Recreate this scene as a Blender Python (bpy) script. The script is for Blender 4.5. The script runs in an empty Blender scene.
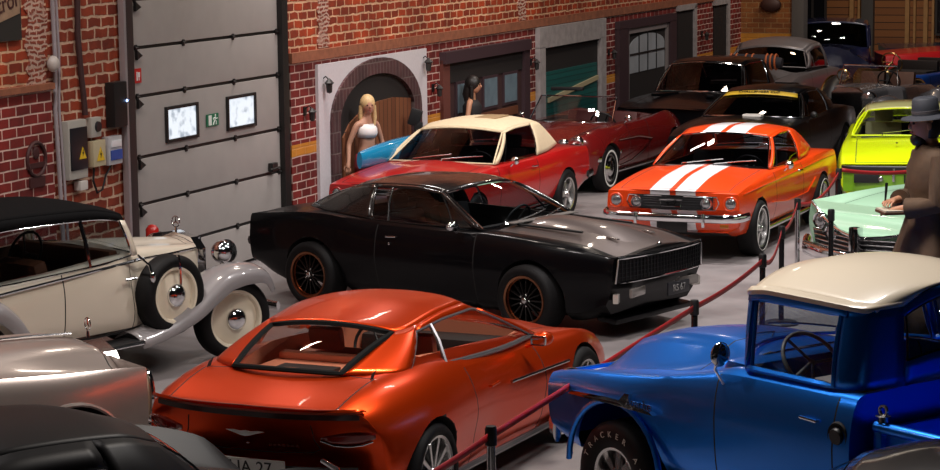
import bpy, bmesh, math, random
import numpy as np
from mathutils import Vector, Matrix
random.seed(7)
SC = bpy.context.scene
COL = SC.collection
R = math.radians

# ------------------------------------------------------------------ camera
cam_d = bpy.data.cameras.new('camera'); cam = bpy.data.objects.new('camera', cam_d); COL.objects.link(cam)
SC.camera = cam
cam_d.sensor_width = 36.0; cam_d.lens = 2300 / 940 * 36.0
cam_d.clip_end = 300
PITCH, ROLL, CH = R(8.0206), R(-0.6525), 3.9655
cam.location = (0, 0, CH)
cam.rotation_euler = (Matrix.Rotation(R(90) - PITCH, 3, 'X') @ Matrix.Rotation(ROLL, 3, 'Z')).to_euler()

# ------------------------------------------------------------------ world
w = bpy.data.worlds.new('hall_world'); SC.world = w; w.use_nodes = True
w.node_tree.nodes['Background'].inputs[0].default_value = (0.75, 0.72, 0.80, 1)
w.node_tree.nodes['Background'].inputs[1].default_value = 0.03
SC.view_settings.view_transform = 'Standard'; SC.view_settings.look = 'None'
SC.view_settings.gamma = 1.0; SC.view_settings.exposure = -2.55; SC.view_settings.use_curve_mapping = False

# ------------------------------------------------------------------ lights (ceiling lamps of the hall, above the frame)
def area(name, loc, aim, size, power, col=(1, .93, .86), spread=None):
    l = bpy.data.lights.new(name, 'AREA'); l.shape = 'RECTANGLE'; l.size, l.size_y = size
    l.energy = power; l.color = col
    if spread: l.spread = R(spread)
    o = bpy.data.objects.new(name, l); COL.objects.link(o); o.location = loc
    o.rotation_euler = (Vector(aim) - Vector(loc)).to_track_quat('-Z', 'Y').to_euler()
    return o
for x, y, z, ax, ay, s, p, c in (
        (1.9, 14.9, 6.2, 1.9, 14.5, (2.2, .7), 860, (1, .95, .92)),     # over the pickup
        (.3, 15.4, 6.2, -.5, 15.6, (1.2, .5), 640, (1, .90, .80)),     # over the orange coupe
        (1.9, 20.4, 6.4, 1.6, 21.6, (.75, .35), 760, (1, .94, .93)),
        (-3.6, 18.6, 6.2, -3.2, 19.4, (.7, .35), 560, (1, .92, .88)),
        (-4.2, 14.6, 6.2, -3.6, 14.8, (.7, .35), 300, (1, .92, .88)),
        (2.7, 25.6, 6.4, 3.0, 27.0, (.75, .35), 1200, (1, .95, .93)),    # over the striped coupe
        (5.4, 28.0, 6.4, 5.3, 29.6, (.75, .35), 1150, (1, .97, .92)),    # over the lime coupe
        (5.2, 22.2, 6.2, 4.6, 23.6, (.7, .35), 700, (1, .97, .95)),     # over the mint car
        (-1.3, 27.0, 6.4, -.3, 28.2, (.75, .35), 640, (1, .92, .88)),
        (1.6, 32.0, 6.4, 1.8, 33.6, (.75, .35), 300, (1, .90, .85)),
        (6.2, 38.5, 6.4, 6.0, 40.5, (.75, .35), 380, (1, .92, .9)),
        (8.6, 43.6, 6.4, 8.3, 46.5, (.75, .35), 420, (1, .88, .8))):
    area('ceiling_lamp', (x, y, z), (ax, ay, 0.3), s, p, c, 130)
# row of wall washers
area('wall_washer', (-2.2, 21.0, 6.2), (-3.9, 22.6, 2.4), (.6, .4), 260, (1, .88, .76))
area('wall_washer', (-.9, 25.2, 6.2), (-2.4, 26.2, 2.0), (.6, .4), 260, (1, .86, .72))
area('wall_washer', (2.3, 31.6, 6.2), (-.2, 31.8, 2.0), (.6, .4), 330, (1, .84, .70))
area('wall_washer', (4.0, 35.8, 6.2), (2.4, 38.6, 2.0), (.6, .4), 330, (1, .82, .66))
area('wall_washer', (6.6, 41.6, 6.4), (6.4, 46.5, 2.2), (.6, .4), 300, (1, .72, .45))

# ------------------------------------------------------------------ materials
MATS = {}
def nodes_of(m):
    m.use_nodes = True; nt = m.node_tree
    return nt, nt.nodes['Principled BSDF']
def mat(name, col=(.05, .05, .055), rough=.5, metal=0., coat=0., coat_r=.05, emit=0., spec=.5, noise=0., nscale=30, bump=0.):
    if name in MATS: return MATS[name]
    m = bpy.data.materials.new(name); nt, b = nodes_of(m)
    b.inputs['Base Color'].default_value = (*col, 1); b.inputs['Roughness'].default_value = rough
    b.inputs['Metallic'].default_value = metal; b.inputs['Coat Weight'].default_value = coat
    b.inputs['Coat Roughness'].default_value = coat_r; b.inputs['Specular IOR Level'].default_value = spec
    if emit: b.inputs['Emission Color'].default_value = (*col, 1); b.inputs['Emission Strength'].default_value = emit
    if noise or bump:
        tc = nt.nodes.new('ShaderNodeTexCoord'); n = nt.nodes.new('ShaderNodeTexNoise')
        n.inputs['Scale'].default_value = nscale; n.inputs['Detail'].default_value = 6
        nt.links.new(tc.outputs['Object'], n.inputs['Vector'])
        if noise:
            r = nt.nodes.new('ShaderNodeMixRGB'); r.blend_type = 'MULTIPLY'; r.inputs[0].default_value = 1
            mr = nt.nodes.new('ShaderNodeMapRange'); mr.inputs['To Min'].default_value = 1 - noise; mr.inputs['To Max'].default_value = 1 + noise
            nt.links.new(n.outputs['Fac'], mr.inputs['Value'])
            r.inputs[1].default_value = (*col, 1); nt.links.new(mr.outputs[0], r.inputs[2]); nt.links.new(r.outputs[0], b.inputs['Base Color'])
        if bump:
            bp = nt.nodes.new('ShaderNodeBump'); bp.inputs['Strength'].default_value = bump; bp.inputs['Distance'].default_value = .02
            nt.links.new(n.outputs['Fac'], bp.inputs['Height']); nt.links.new(bp.outputs[0], b.inputs['Normal'])
    MATS[name] = m; return m
def paint(name, col, rough=.32, metal=.35, coat=.65, coat_r=.04):
    return mat(name, col, rough, metal, coat, coat_r, noise=.04, nscale=3)
def glass(name, tint=(.62, .66, .68), refl=1.0):
    if name in MATS: return MATS[name]
    m = bpy.data.materials.new(name); m.use_nodes = True; nt = m.node_tree
    for n in list(nt.nodes): nt.nodes.remove(n)
    o = nt.nodes.new('ShaderNodeOutputMaterial'); mx = nt.nodes.new('ShaderNodeMixShader')
    t = nt.nodes.new('ShaderNodeBsdfTransparent'); t.inputs[0].default_value = (*tint, 1)
    g = nt.nodes.new('ShaderNodeBsdfGlossy'); g.inputs['Roughness'].default_value = .02; g.inputs[0].default_value = (refl, refl, refl, 1)
    ge = nt.nodes.new('ShaderNodeNewGeometry'); dt = nt.nodes.new('ShaderNodeVectorMath'); dt.operation = 'DOT_PRODUCT'
    nt.links.new(ge.outputs['Incoming'], dt.inputs[0]); nt.links.new(ge.outputs['Normal'], dt.inputs[1])
    ab = nt.nodes.new('ShaderNodeMath'); ab.operation = 'ABSOLUTE'; nt.links.new(dt.outputs['Value'], ab.inputs[0])
    om = nt.nodes.new('ShaderNodeMath'); om.operation = 'SUBTRACT'; om.inputs[0].default_value = 1; nt.links.new(ab.outputs[0], om.inputs[1])
    pw = nt.nodes.new('ShaderNodeMath'); pw.operation = 'POWER'; pw.inputs[1].default_value = 5; nt.links.new(om.outputs[0], pw.inputs[0])
    f = nt.nodes.new('ShaderNodeMath'); f.operation = 'MULTIPLY_ADD'; f.inputs[1].default_value = .93; f.inputs[2].default_value = .07; nt.links.new(pw.outputs[0], f.inputs[0])
    nt.links.new(f.outputs[0], mx.inputs[0]); nt.links.new(t.outputs[0], mx.inputs[1]); nt.links.new(g.outputs[0], mx.inputs[2])
    nt.links.new(mx.outputs[0], o.inputs[0]); MATS[name] = m; return m
def brick(name, c1, c2, mortar, bw, rh, msize, warp=.02, stain=None, band=None):
    m = bpy.data.materials.new(name); nt, b = nodes_of(m); L = nt.links.new
    tc = nt.nodes.new('ShaderNodeTexCoord'); sx = nt.nodes.new('ShaderNodeSeparateXYZ'); cx = nt.nodes.new('ShaderNodeCombineXYZ')
    L(tc.outputs['Object'], sx.inputs[0]); L(sx.outputs[0], cx.inputs[0]); L(sx.outputs[2], cx.inputs[1])
    n = nt.nodes.new('ShaderNodeTexNoise'); n.inputs['Scale'].default_value = 7; n.inputs['Detail'].default_value = 5
    L(cx.outputs[0], n.inputs['Vector'])
    ad = nt.nodes.new('ShaderNodeVectorMath'); ad.operation = 'MULTIPLY_ADD'; ad.inputs[1].default_value = (warp, warp, 0)
    L(n.outputs['Color'], ad.inputs[0]); L(cx.outputs[0], ad.inputs[2])
    br = nt.nodes.new('ShaderNodeTexBrick'); br.inputs['Scale'].default_value = 1
    br.inputs['Brick Width'].default_value = bw; br.inputs['Row Height'].default_value = rh; br.inputs['Mortar Size'].default_value = msize
    br.inputs['Mortar Smooth'].default_value = .35; br.inputs['Bias'].default_value = -.1
    br.inputs['Color1'].default_value = (*c1, 1); br.inputs['Color2'].default_value = (*c2, 1); br.inputs['Mortar'].default_value = (*mortar, 1)
    L(ad.outputs[0], br.inputs['Vector'])
    n2 = nt.nodes.new('ShaderNodeTexNoise'); n2.inputs['Scale'].default_value = 1.7; n2.inputs['Detail'].default_value = 8; n2.inputs['Roughness'].default_value = .7
    L(cx.outputs[0], n2.inputs['Vector'])
    ml = nt.nodes.new('ShaderNodeMixRGB'); ml.blend_type = 'MULTIPLY'; ml.inputs[0].default_value = 1
    mr = nt.nodes.new('ShaderNodeMapRange'); mr.inputs['From Min'].default_value = .3; mr.inputs['From Max'].default_value = .7; mr.inputs['To Min'].default_value = .45; mr.inputs['To Max'].default_value = 1.3
    L(n2.outputs['Fac'], mr.inputs[0]); L(br.outputs[0], ml.inputs[1]); L(mr.outputs[0], ml.inputs[2])
    out = ml.outputs[0]
    if stain:
        n3 = nt.nodes.new('ShaderNodeTexNoise'); n3.inputs['Scale'].default_value = 2.6; n3.inputs['Detail'].default_value = 10; n3.inputs['Roughness'].default_value = .75
        L(cx.outputs[0], n3.inputs['Vector'])
        m3 = nt.nodes.new('ShaderNodeMapRange'); m3.inputs['From Min'].default_value = .55; m3.inputs['From Max'].default_value = .68
        L(n3.outputs['Fac'], m3.inputs[0])
        mx = nt.nodes.new('ShaderNodeMixRGB'); mx.inputs[2].default_value = (*stain, 1); L(m3.outputs[0], mx.inputs[0]); L(out, mx.inputs[1]); out = mx.outputs[0]
    if band:                                     # a painted yellow course of bricks
        z0, z1, bc = band
        g1 = nt.nodes.new('ShaderNodeMath'); g1.operation = 'GREATER_THAN'; g1.inputs[1].default_value = z0; L(sx.outputs[2], g1.inputs[0])
        g2 = nt.nodes.new('ShaderNodeMath'); g2.operation = 'LESS_THAN'; g2.inputs[1].default_value = z1; L(sx.outputs[2], g2.inputs[0])
        g = nt.nodes.new('ShaderNodeMath'); g.operation = 'MULTIPLY'; L(g1.outputs[0], g.inputs[0]); L(g2.outputs[0], g.inputs[1])
        gg = nt.nodes.new('ShaderNodeMath'); gg.operation = 'MULTIPLY'; gg.inputs[1].default_value = .85; L(g.outputs[0], gg.inputs[0])
        mx = nt.nodes.new('ShaderNodeMixRGB'); mx.inputs[2].default_value = (*bc, 1); L(gg.outputs[0], mx.inputs[0]); L(out, mx.inputs[1]); out = mx.outputs[0]
    L(out, b.inputs['Base Color']); b.inputs['Roughness'].default_value = .75
    bp = nt.nodes.new('ShaderNodeBump'); bp.inputs['Strength'].default_value = .6; bp.inputs['Distance'].default_value = .02; bp.invert = True
    L(br.outputs['Fac'], bp.inputs['Height']); L(bp.outputs[0], b.inputs['Normal'])
    return m
def planks(name, c1, c2, wdt, axis=0, rough=.6):
    m = bpy.data.materials.new(name); nt, b = nodes_of(m); L = nt.links.new
    tc = nt.nodes.new('ShaderNodeTexCoord'); sx = nt.nodes.new('ShaderNodeSeparateXYZ'); L(tc.outputs['Object'], sx.inputs[0])
    dv = nt.nodes.new('ShaderNodeMath'); dv.operation = 'DIVIDE'; dv.inputs[1].default_value = wdt; L(sx.outputs[axis], dv.inputs[0])
    fr = nt.nodes.new('ShaderNodeMath'); fr.operation = 'FRACT'; L(dv.outputs[0], fr.inputs[0])
    lt = nt.nodes.new('ShaderNodeMath'); lt.operation = 'LESS_THAN'; lt.inputs[1].default_value = .1; L(fr.outputs[0], lt.inputs[0])
    fl = nt.nodes.new('ShaderNodeMath'); fl.operation = 'FLOOR'; L(dv.outputs[0], fl.inputs[0])
    wn = nt.nodes.new('ShaderNodeTexWhiteNoise'); wn.noise_dimensions = '1D'; L(fl.outputs[0], wn.inputs['W'])
    mx = nt.nodes.new('ShaderNodeMixRGB'); mx.inputs[1].default_value = (*c1, 1); mx.inputs[2].default_value = (*c2, 1); L(wn.outputs['Value'], mx.inputs[0])
    m2 = nt.nodes.new('ShaderNodeMixRGB'); m2.inputs[2].default_value = (.01, .006, .004, 1); L(lt.outputs[0], m2.inputs[0]); L(mx.outputs[0], m2.inputs[1])
    L(m2.outputs[0], b.inputs['Base Color']); b.inputs['Roughness'].default_value = rough
    return m
CHROME = mat('chrome', (.78, .78, .80), .08, 1.0)
DULLCHROME = mat('worn_chrome', (.55, .54, .54), .22, 1.0)
RUBBER = mat('tire_rubber', (.006, .0055, .006), .6, spec=.2)
BLACK = mat('black_plastic', (.008, .008, .009), .45)
WELL = mat('wheel_well_black', (.006, .006, .006), .9)
SEAM = mat('panel_gap', (.004, .004, .004), .8)
INT = mat('dark_upholstery', (.025, .02, .02), .6)
GLASS = glass('car_glass')
DGLASS = glass('dark_tinted_glass', (.10, .10, .11))
LENS = mat('headlight_lens', (.42, .42, .43), .16, .85, .8)
ALLOY = mat('bright_alloy', (.62, .61, .60), .25, .9)
WHITE = mat('white_enamel', (.75, .72, .68), .4)
REDLENS = mat('red_lens', (.35, .01, .008), .15, 0, 1)
AMBER = mat('amber_lens', (.6, .18, .02), .15, 0, 1)
BROWNLEATHER = mat('brown_leather', (.10, .035, .015), .55)
TANLEATHER = mat('tan_leather', (.80, .30, .18), .5)
BRASS = mat('brass', (.75, .5, .2), .25, 1)

# ------------------------------------------------------------------ mesh helpers
def link(name, me, m, parent=None, smooth=45, kind=None):
    o = bpy.data.objects.new(name, me); COL.objects.link(o)
    if m is not None:
        for mm in (m if isinstance(m, (list, tuple)) else [m]): me.materials.append(mm)
    if smooth:
        for p in me.polygons: p.use_smooth = True
        me.set_sharp_from_angle(angle=R(smooth))
    if parent: o.parent = parent
    if kind: o['kind'] = kind
    return o
def from_pydata(name, v, f, m, parent=None, smooth=45, kind=None, mi=None):
    me = bpy.data.meshes.new(name); me.from_pydata([tuple(q) for q in v], [], f)
    if mi is not None: me.polygons.foreach_set('material_index', mi)
    me.update(); return link(name, me, m, parent, smooth, kind)
class MB:
    """collects shapes of ONE part"""
    def __init__(s): s.v = []; s.f = []
    def add(s, v, f, M=None):
        n = len(s.v)
        s.v += [tuple(M @ Vector(q)) if M is not None else tuple(q) for q in v]; s.f += [tuple(i + n for i in q) for q in f]; return s
    def box(s, c, d, rot=(0, 0, 0), bev=0.0):
        bm = bmesh.new(); bmesh.ops.create_cube(bm, size=1)
        for q in bm.verts: q.co = Vector((q.co.x * d[0], q.co.y * d[1], q.co.z * d[2]))
        if bev: bmesh.ops.bevel(bm, geom=bm.edges[:], offset=bev, segments=2, affect='EDGES', profile=.7)
        M = Matrix.Translation(c) @ Matrix.Rotation(rot[2], 4, 'Z') @ Matrix.Rotation(rot[1], 4, 'Y') @ Matrix.Rotation(rot[0], 4, 'X')
        bm.verts.index_update(); s.add([q.co.copy() for q in bm.verts], [[q.index for q in f.verts] for f in bm.faces], M); bm.free(); return s
    def tube(s, pts, r, n=8, closed=False, flat=1.0, caps=True):
        pts = [Vector(p) for p in pts]; N = len(pts); rr = r if isinstance(r, (list, tuple)) else [r] * N
        V = []; prev = None
        for i, p in enumerate(pts):
            a = pts[(i - 1) % N] if (closed or i > 0) else p; b = pts[(i + 1) % N] if (closed or i < N - 1) else p
            t = (b - a).normalized(); up = Vector((0, 0, 1)) if abs(t.z) < .95 else Vector((1, 0, 0))
            if prev is not None: up = prev
            x = t.cross(up)
            if x.length < 1e-5: x = t.cross(Vector((0, 1, 0)))
            x.normalize(); y = x.cross(t).normalized(); prev = y
            V += [p + x * math.cos(2 * math.pi * k / n) * rr[i] + y * math.sin(2 * math.pi * k / n) * rr[i] * flat for k in range(n)]
        F = []
        for i in range(N if closed else N - 1):
            j = (i + 1) % N
            F += [(i * n + k, i * n + (k + 1) % n, j * n + (k + 1) % n, j * n + k) for k in range(n)]
        if not closed and caps: F += [tuple(range(n))[::-1], tuple((N - 1) * n + k for k in range(n))]
        return s.add(V, F)
    def lathe(s, prof, n=32, M=None, axis='Y', closed=False):
        """prof: list of (radius, along axis)"""
        V = []; P = len(prof)
        for k in range(n):
            a = 2 * math.pi * k / n; c, d = math.cos(a), math.sin(a)
            for (r, h) in prof:
                V.append((r * c, h, r * d) if axis == 'Y' else ((r * c, r * d, h) if axis == 'Z' else (h, r * c, r * d)))
        F = []
        for k in range(n):
            k2 = (k + 1) % n
            for i in range(P if closed else P - 1):
                j = (i + 1) % P; F.append((k * P + i, k2 * P + i, k2 * P + j, k * P + j))
        return s.add(V, F, M)
    def ball(s, c, rad, n=16, m=10):
        rad = rad if isinstance(rad, (tuple, list)) else (rad,) * 3
        V = [(c[0], c[1], c[2] + rad[2])]
        for i in range(1, m):
            a = math.pi * i / m
            V += [(c[0] + rad[0] * math.sin(a) * math.cos(2 * math.pi * k / n), c[1] + rad[1] * math.sin(a) * math.sin(2 * math.pi * k / n), c[2] + rad[2] * math.cos(a)) for k in range(n)]
        V.append((c[0], c[1], c[2] - rad[2])); F = [(0, 1 + k, 1 + (k + 1) % n) for k in range(n)]
        for i in range(m - 2): F += [(1 + i * n + k, 1 + (i + 1) * n + k, 1 + (i + 1) * n + (k + 1) % n, 1 + i * n + (k + 1) % n) for k in range(n)]
        e = len(V) - 1; b = 1 + (m - 2) * n; F += [(e, b + (k + 1) % n, b + k) for k in range(n)]
        return s.add(V, F)
    def prism(s, outline, a, b, plane='XZ'):
        """outline 2D points, extruded from a to b along the missing axis"""
        def P(q, h): return (q[0], h, q[1]) if plane == 'XZ' else ((q[0], q[1], h) if plane == 'XY' else (h, q[0], q[1]))
        n = len(outline); V = [P(q, a) for q in outline] + [P(q, b) for q in outline]
        F = [tuple(range(n))[::-1], tuple(range(n, 2 * n))] + [(i, (i + 1) % n, n + (i + 1) % n, n + i) for i in range(n)]
        return s.add(V, F)
    def grid(s, G, close=False):
        """G[i][j] points"""
        a, b = len(G), len(G[0]); V = [p for r_ in G for p in r_]
        F = [(i * b + j, i * b + (j + 1) % b, (i + 1) * b + (j + 1) % b, (i + 1) * b + j) for i in range(a - 1) for j in range(b if close else b - 1)]
        return s.add(V, F)
    def mirror(s):
        n = len(s.v); s.v += [(q[0], -q[1], q[2]) for q in s.v]; s.f += [tuple(i + n for i in f[::-1]) for f in s.f]; return s
    def make(s, name, m, parent=None, smooth=45, kind=None, fix=True, thick=0):
        bm = bmesh.new(); vs = [bm.verts.new(q) for q in s.v]
        for f in s.f:
            try: bm.faces.new([vs[i] for i in f])
            except ValueError: pass
        if fix: bmesh.ops.recalc_face_normals(bm, faces=bm.faces)
        me = bpy.data.meshes.new(name); bm.to_mesh(me); bm.free()
        o = link(name, me, m, parent, smooth, kind)
        if thick:
            md = o.modifiers.new('solid', 'SOLIDIFY'); md.thickness = thick; md.offset = 0
        return o
def thing(name, label, cat, loc=(0, 0, 0), rz=0.0, group=None):
    o = bpy.data.objects.new(name, None); COL.objects.link(o); o.empty_display_size = .2
    o.location = loc; o.rotation_euler = (0, 0, rz); o['label'] = label; o['category'] = cat
    if group: o['group'] = group
    return o
def tag(o, label, cat, group=None):
    o['label'] = label; o['category'] = cat
    if group: o['group'] = group
    return o
def text_mesh(s, size, depth=.002, spacing=1.0):
    cu = bpy.data.curves.new('lettering', 'FONT'); cu.body = s; cu.size = size; cu.extrude = depth; cu.align_x = 'CENTER'; cu.align_y = 'CENTER'; cu.space_character = spacing
    o = bpy.data.objects.new('lettering', cu); COL.objects.link(o)
    dg = bpy.context.evaluated_depsgraph_get(); dg.update()
    me = bpy.data.meshes.new_from_object(o.evaluated_get(dg)); bpy.data.objects.remove(o); bpy.data.curves.remove(cu)
    return me
def text(name, s, size, m, M, parent=None, depth=.002, spacing=1.0):
    me = text_mesh(s, size, depth, spacing); me.transform(M); me.materials.clear()
    return link(name, me, m, parent, 0)
def basis(o, x, y):
    x = Vector(x).normalized(); y = Vector(y); z = x.cross(y).normalized(); y = z.cross(x)
    M = Matrix((x, y, z)).transposed().to_4x4(); M.translation = Vector(o); return M
def pchip(pts):
    xs = np.array([p[0] for p in pts], float); ys = np.array([p[1:] for p in pts], float)
    h = np.diff(xs)[:, None]; d = np.diff(ys, axis=0) / h; m = np.zeros_like(ys); n = len(xs)
    if n == 2: m[:] = d[0]
    else:
        w1 = 2 * h[1:] + h[:-1]; w2 = h[1:] + 2 * h[:-1]; ok = d[:-1] * d[1:] > 0
        with np.errstate(all='ignore'): hm = (w1 + w2) / (w1 / d[:-1] + w2 / d[1:])
        m[1:-1] = np.where(ok, hm, 0); m[0] = d[0]; m[-1] = d[-1]
    def f(x):
        x = np.clip(x, xs[0], xs[-1]); i = int(np.clip(np.searchsorted(xs, x) - 1, 0, n - 2)); H = h[i, 0]; t = (x - xs[i]) / H
        r = (2 * t**3 - 3 * t**2 + 1) * ys[i] + (t**3 - 2 * t**2 + t) * H * m[i] + (-2 * t**3 + 3 * t**2) * ys[i + 1] + (t**3 - t**2) * H * m[i + 1]
        return float(r[0]) if len(r) == 1 else r
    return f
def evaluated_mesh(o):
    dg = bpy.context.evaluated_depsgraph_get(); dg.update()
    return bpy.data.meshes.new_from_object(o.evaluated_get(dg))

# ------------------------------------------------------------------ car toolkit (local axes: +X forward, +Y left, Z up, origin on the floor)
def K(v):
    if callable(v): return v
    if isinstance(v, (int, float)): return lambda x: float(v)
    return pchip(v)
def car_body(parent, C, pm, hood_m=None, trunk_m=None, door_m=None, low_m=None, body_name='body'):
    names = ('zb', 'wr', 'zr', 'wl', 'zl', 'wm', 'zm', 'ws', 'zs', 'wh', 'zh', 'zq', 'zc')
    c = {k: K(C[k]) for k in names if k in C}
    xr, xf = C['x']; step = C.get('step', .07)
    seams = []
    doors = C.get('doors', []); hood = C.get('hood'); trunk = C.get('trunk')
    for d in doors: seams += [d[0], d[1]]
    if hood: seams += [hood[0], hood[1]]
    if trunk: seams += [trunk[0], trunk[1]]
    base = list(np.linspace(xr, xf, max(8, int((xf - xr) / step))))
    base = [x for x in base if all(abs(x - s) > .02 for s in seams)] + [s - .006 for s in seams] + [s + .006 for s in seams]
    base += [xf - .015, xr + .015, xf - .04, xr + .04]
    X = sorted(set(round(x, 5) for x in base))
    nose = C.get('nose', lambda y, z: 0.0); tail = C.get('tail', lambda y, z: 0.0); NL = C.get('nose_len', .5); TL = C.get('tail_len', .5)
    sub = C.get('sub', (1, 1, 2, 3, 4, 3, 1, 3, 3))
    rings = []; tags = None
    for x in X:
        zq = c['zq'](x) if 'zq' in c else .35 * c['zh'](x) + .65 * c['zc'](x)
        k = [(0, c['zb'](x)), (c['wr'](x) - .1, c['zb'](x)), (c['wr'](x), c['zr'](x)), (c['wl'](x), c['zl'](x)), (c['wm'](x), c['zm'](x)), (c['ws'](x), c['zs'](x)),
             (c['wh'](x) + .005, c['zh'](x)), (c['wh'](x) - .005, c['zh'](x)), (c['wh'](x) * .5, zq), (0, c['zc'](x))]
        s = [0]
        for a, b in zip(k[1:-1], k[2:]): s.append(s[-1] + max(math.hypot(a[0] - b[0], a[1] - b[1]), 1e-4))
        fn = pchip([(s[i], k[i + 1][0], k[i + 1][1]) for i in range(len(s))])
        pts = [k[0]]; tg = []
        for j in range(1, len(k)):
            if j == 1: pts.append(k[1]); tg.append(0); continue
            for q in range(1, sub[j - 1] + 1):
                t = s[j - 2] + (s[j - 1] - s[j - 2]) * q / sub[j - 1]; r_ = fn(t); pts.append((max(0, r_[0]), r_[1])); tg.append(j - 1)
        pts[-1] = (0, pts[-1][1]); tags = tg
        wf = max(0, 1 - (xf - x) / NL) ** 2; wt = max(0, 1 - (x - xr) / TL) ** 2
        L = [(x + wf * nose(y, z) + wt * tail(y, z), y, z) for (y, z) in pts]
        rings.append(L)
    N = len(tags) + 1                     # points per half ring
    V = []; F = []; MI = []
    def vid(i, j, side):                  # side 0 left, 1 right
        if j == 0 or j == N - 1 or side == 0: return i * (2 * N - 2) + j
        return i * (2 * N - 2) + N + (j - 1)
    for L in rings: V += L + [(p[0], -p[1], p[2]) for p in L[1:-1]]
    def seam_at(xa, xb): return any(abs((xa + xb) / 2 - s) < .004 for s in seams)
    for i in range(len(X) - 1):
        xm = (X[i] + X[i + 1]) / 2; sm = xb_s = seam_at(X[i], X[i + 1])
        for j in range(N - 1):
            for side in (0, 1):
                f = (vid(i, j, side), vid(i + 1, j, side), vid(i + 1, j + 1, side), vid(i, j + 1, side))
                if side == 1: f = f[::-1]
                t = tags[j]; mi = 0
                side_ring = 2 <= t <= 4; top_ring = t >= 7
                if side_ring:
                    for d in doors:
                        if d[0] < xm < d[1] and not sm: mi = 4 + side
                        if sm and (abs(xm - d[0]) < .004 or abs(xm - d[1]) < .004): mi = 1
                for rg, idx in ((hood, 2), (trunk, 3)):
                    if rg:
                        if top_ring and rg[0] < xm < rg[1] and not sm: mi = idx
                        if t >= 6 and sm and (abs(xm - rg[0]) < .004 or abs(xm - rg[1]) < .004): mi = 1
                        if t == 6 and rg[0] < xm < rg[1]: mi = 1
                if t <= 0: mi = 6
                F.append(f); MI.append(mi)
    for i, flip in ((0, 0), (len(X) - 1, 1)):
        for j in range(N - 1):
            q = [vid(i, j, 0), vid(i, j + 1, 0), vid(i, j + 1, 1), vid(i, j, 1)]
            u = []
            for a in q:
                if a not in u: u.append(a)
            if flip: u = u[::-1]
            F.append(tuple(u)); MI.append(0)
    tmpm = [mat('slot%d' % i, (1, 1, 1)) for i in range(8)]
    o = from_pydata('body', V, F, tmpm, None, 0, None, MI)
    bm = bmesh.new(); bm.from_mesh(o.data); bmesh.ops.recalc_face_normals(bm, faces=bm.faces); bm.to_mesh(o.data); bm.free()
    cutters = []
    tub = C.get('tub')
    if tub:
        out = [(x, h) for x, h in tub] + [(x, -h) for x, h in tub[::-1]]
        cb = MB().prism(out, C.get('tub_z', .34), 3.0, 'XY').make('cutter', tmpm[7], smooth=0); cutters.append(cb)
    for (wx, wr_, yin) in C.get('arches', []):
        zc = C.get('arch_z', {}).get(wx, C.get('wheel_z', .33))
        for sd in (-1, 1):
            arc = [(wx + wr_ * math.cos(math.pi * k / 20), zc + wr_ * math.sin(math.pi * k / 20)) for k in range(21)] + [(wx - wr_, -.3), (wx + wr_, -.3)]
            cutters.append(MB().prism(arc, sd * yin, sd * 1.4, 'XZ').make('cutter', tmpm[6], smooth=0))
    for cb in cutters:
        md = o.modifiers.new('b', 'BOOLEAN'); md.operation = 'DIFFERENCE'; md.solver = 'EXACT'; md.object = cb
    if cutters:
        me = evaluated_mesh(o); old = o.data; o.modifiers.clear(); o.data = me; bpy.data.meshes.remove(old)
        for cb in cutters: bpy.data.objects.remove(cb)
    me = o.data; groups = {}
    tubf = pchip(tub) if tub else None
    for p in me.polygons:
        ce = p.center; mi = p.material_index
        if tub and tub[0][0] - .01 < ce.x < tub[-1][0] + .01 and abs(ce.y) < tubf(ce.x) + .012 and ce.z > C.get('tub_z', .34) - .01: mi = 7
        for (wx, wr_, yin) in C.get('arches', []):
            zc = C.get('arch_z', {}).get(wx, C.get('wheel_z', .33))
            if abs(ce.y) > yin - .01 and ((abs(ce.x - wx) <= wr_ + .003 and ce.z < zc + .003) or math.hypot(ce.x - wx, ce.z - zc) <= wr_ + .003): mi = 6
        groups.setdefault(mi, []).append(p.index)
    obs = {}
    def extract(idx, name, m, mi_of=None):
        polys = [me.polygons[i] for g in idx for i in groups.get(g, [])]
        if not polys: return None
        used = {}; vs = []; fs = []; ms = []
        for g_i, g in enumerate(idx):
            for i in groups.get(g, []):
                f = []
                for v in me.polygons[i].vertices:
                    if v not in used: used[v] = len(vs); vs.append(tuple(me.vertices[v].co))
                    f.append(used[v])
                fs.append(f); ms.append(g_i)
        return from_pydata(name, vs, fs, m, parent, C.get('smooth', 40), None, ms)
    o1 = extract([0, 1, 6, 7], body_name, [pm, SEAM, WELL, C.get('int_m', INT)])
    extract([2], 'hood', hood_m or pm); extract([3], C.get('trunk_name', 'trunk_lid'), trunk_m or pm)
    extract([4], 'door', door_m or pm); extract([5], 'door', door_m or pm)
    bpy.data.objects.remove(o)
    if low_m: pass
    return o1

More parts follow.
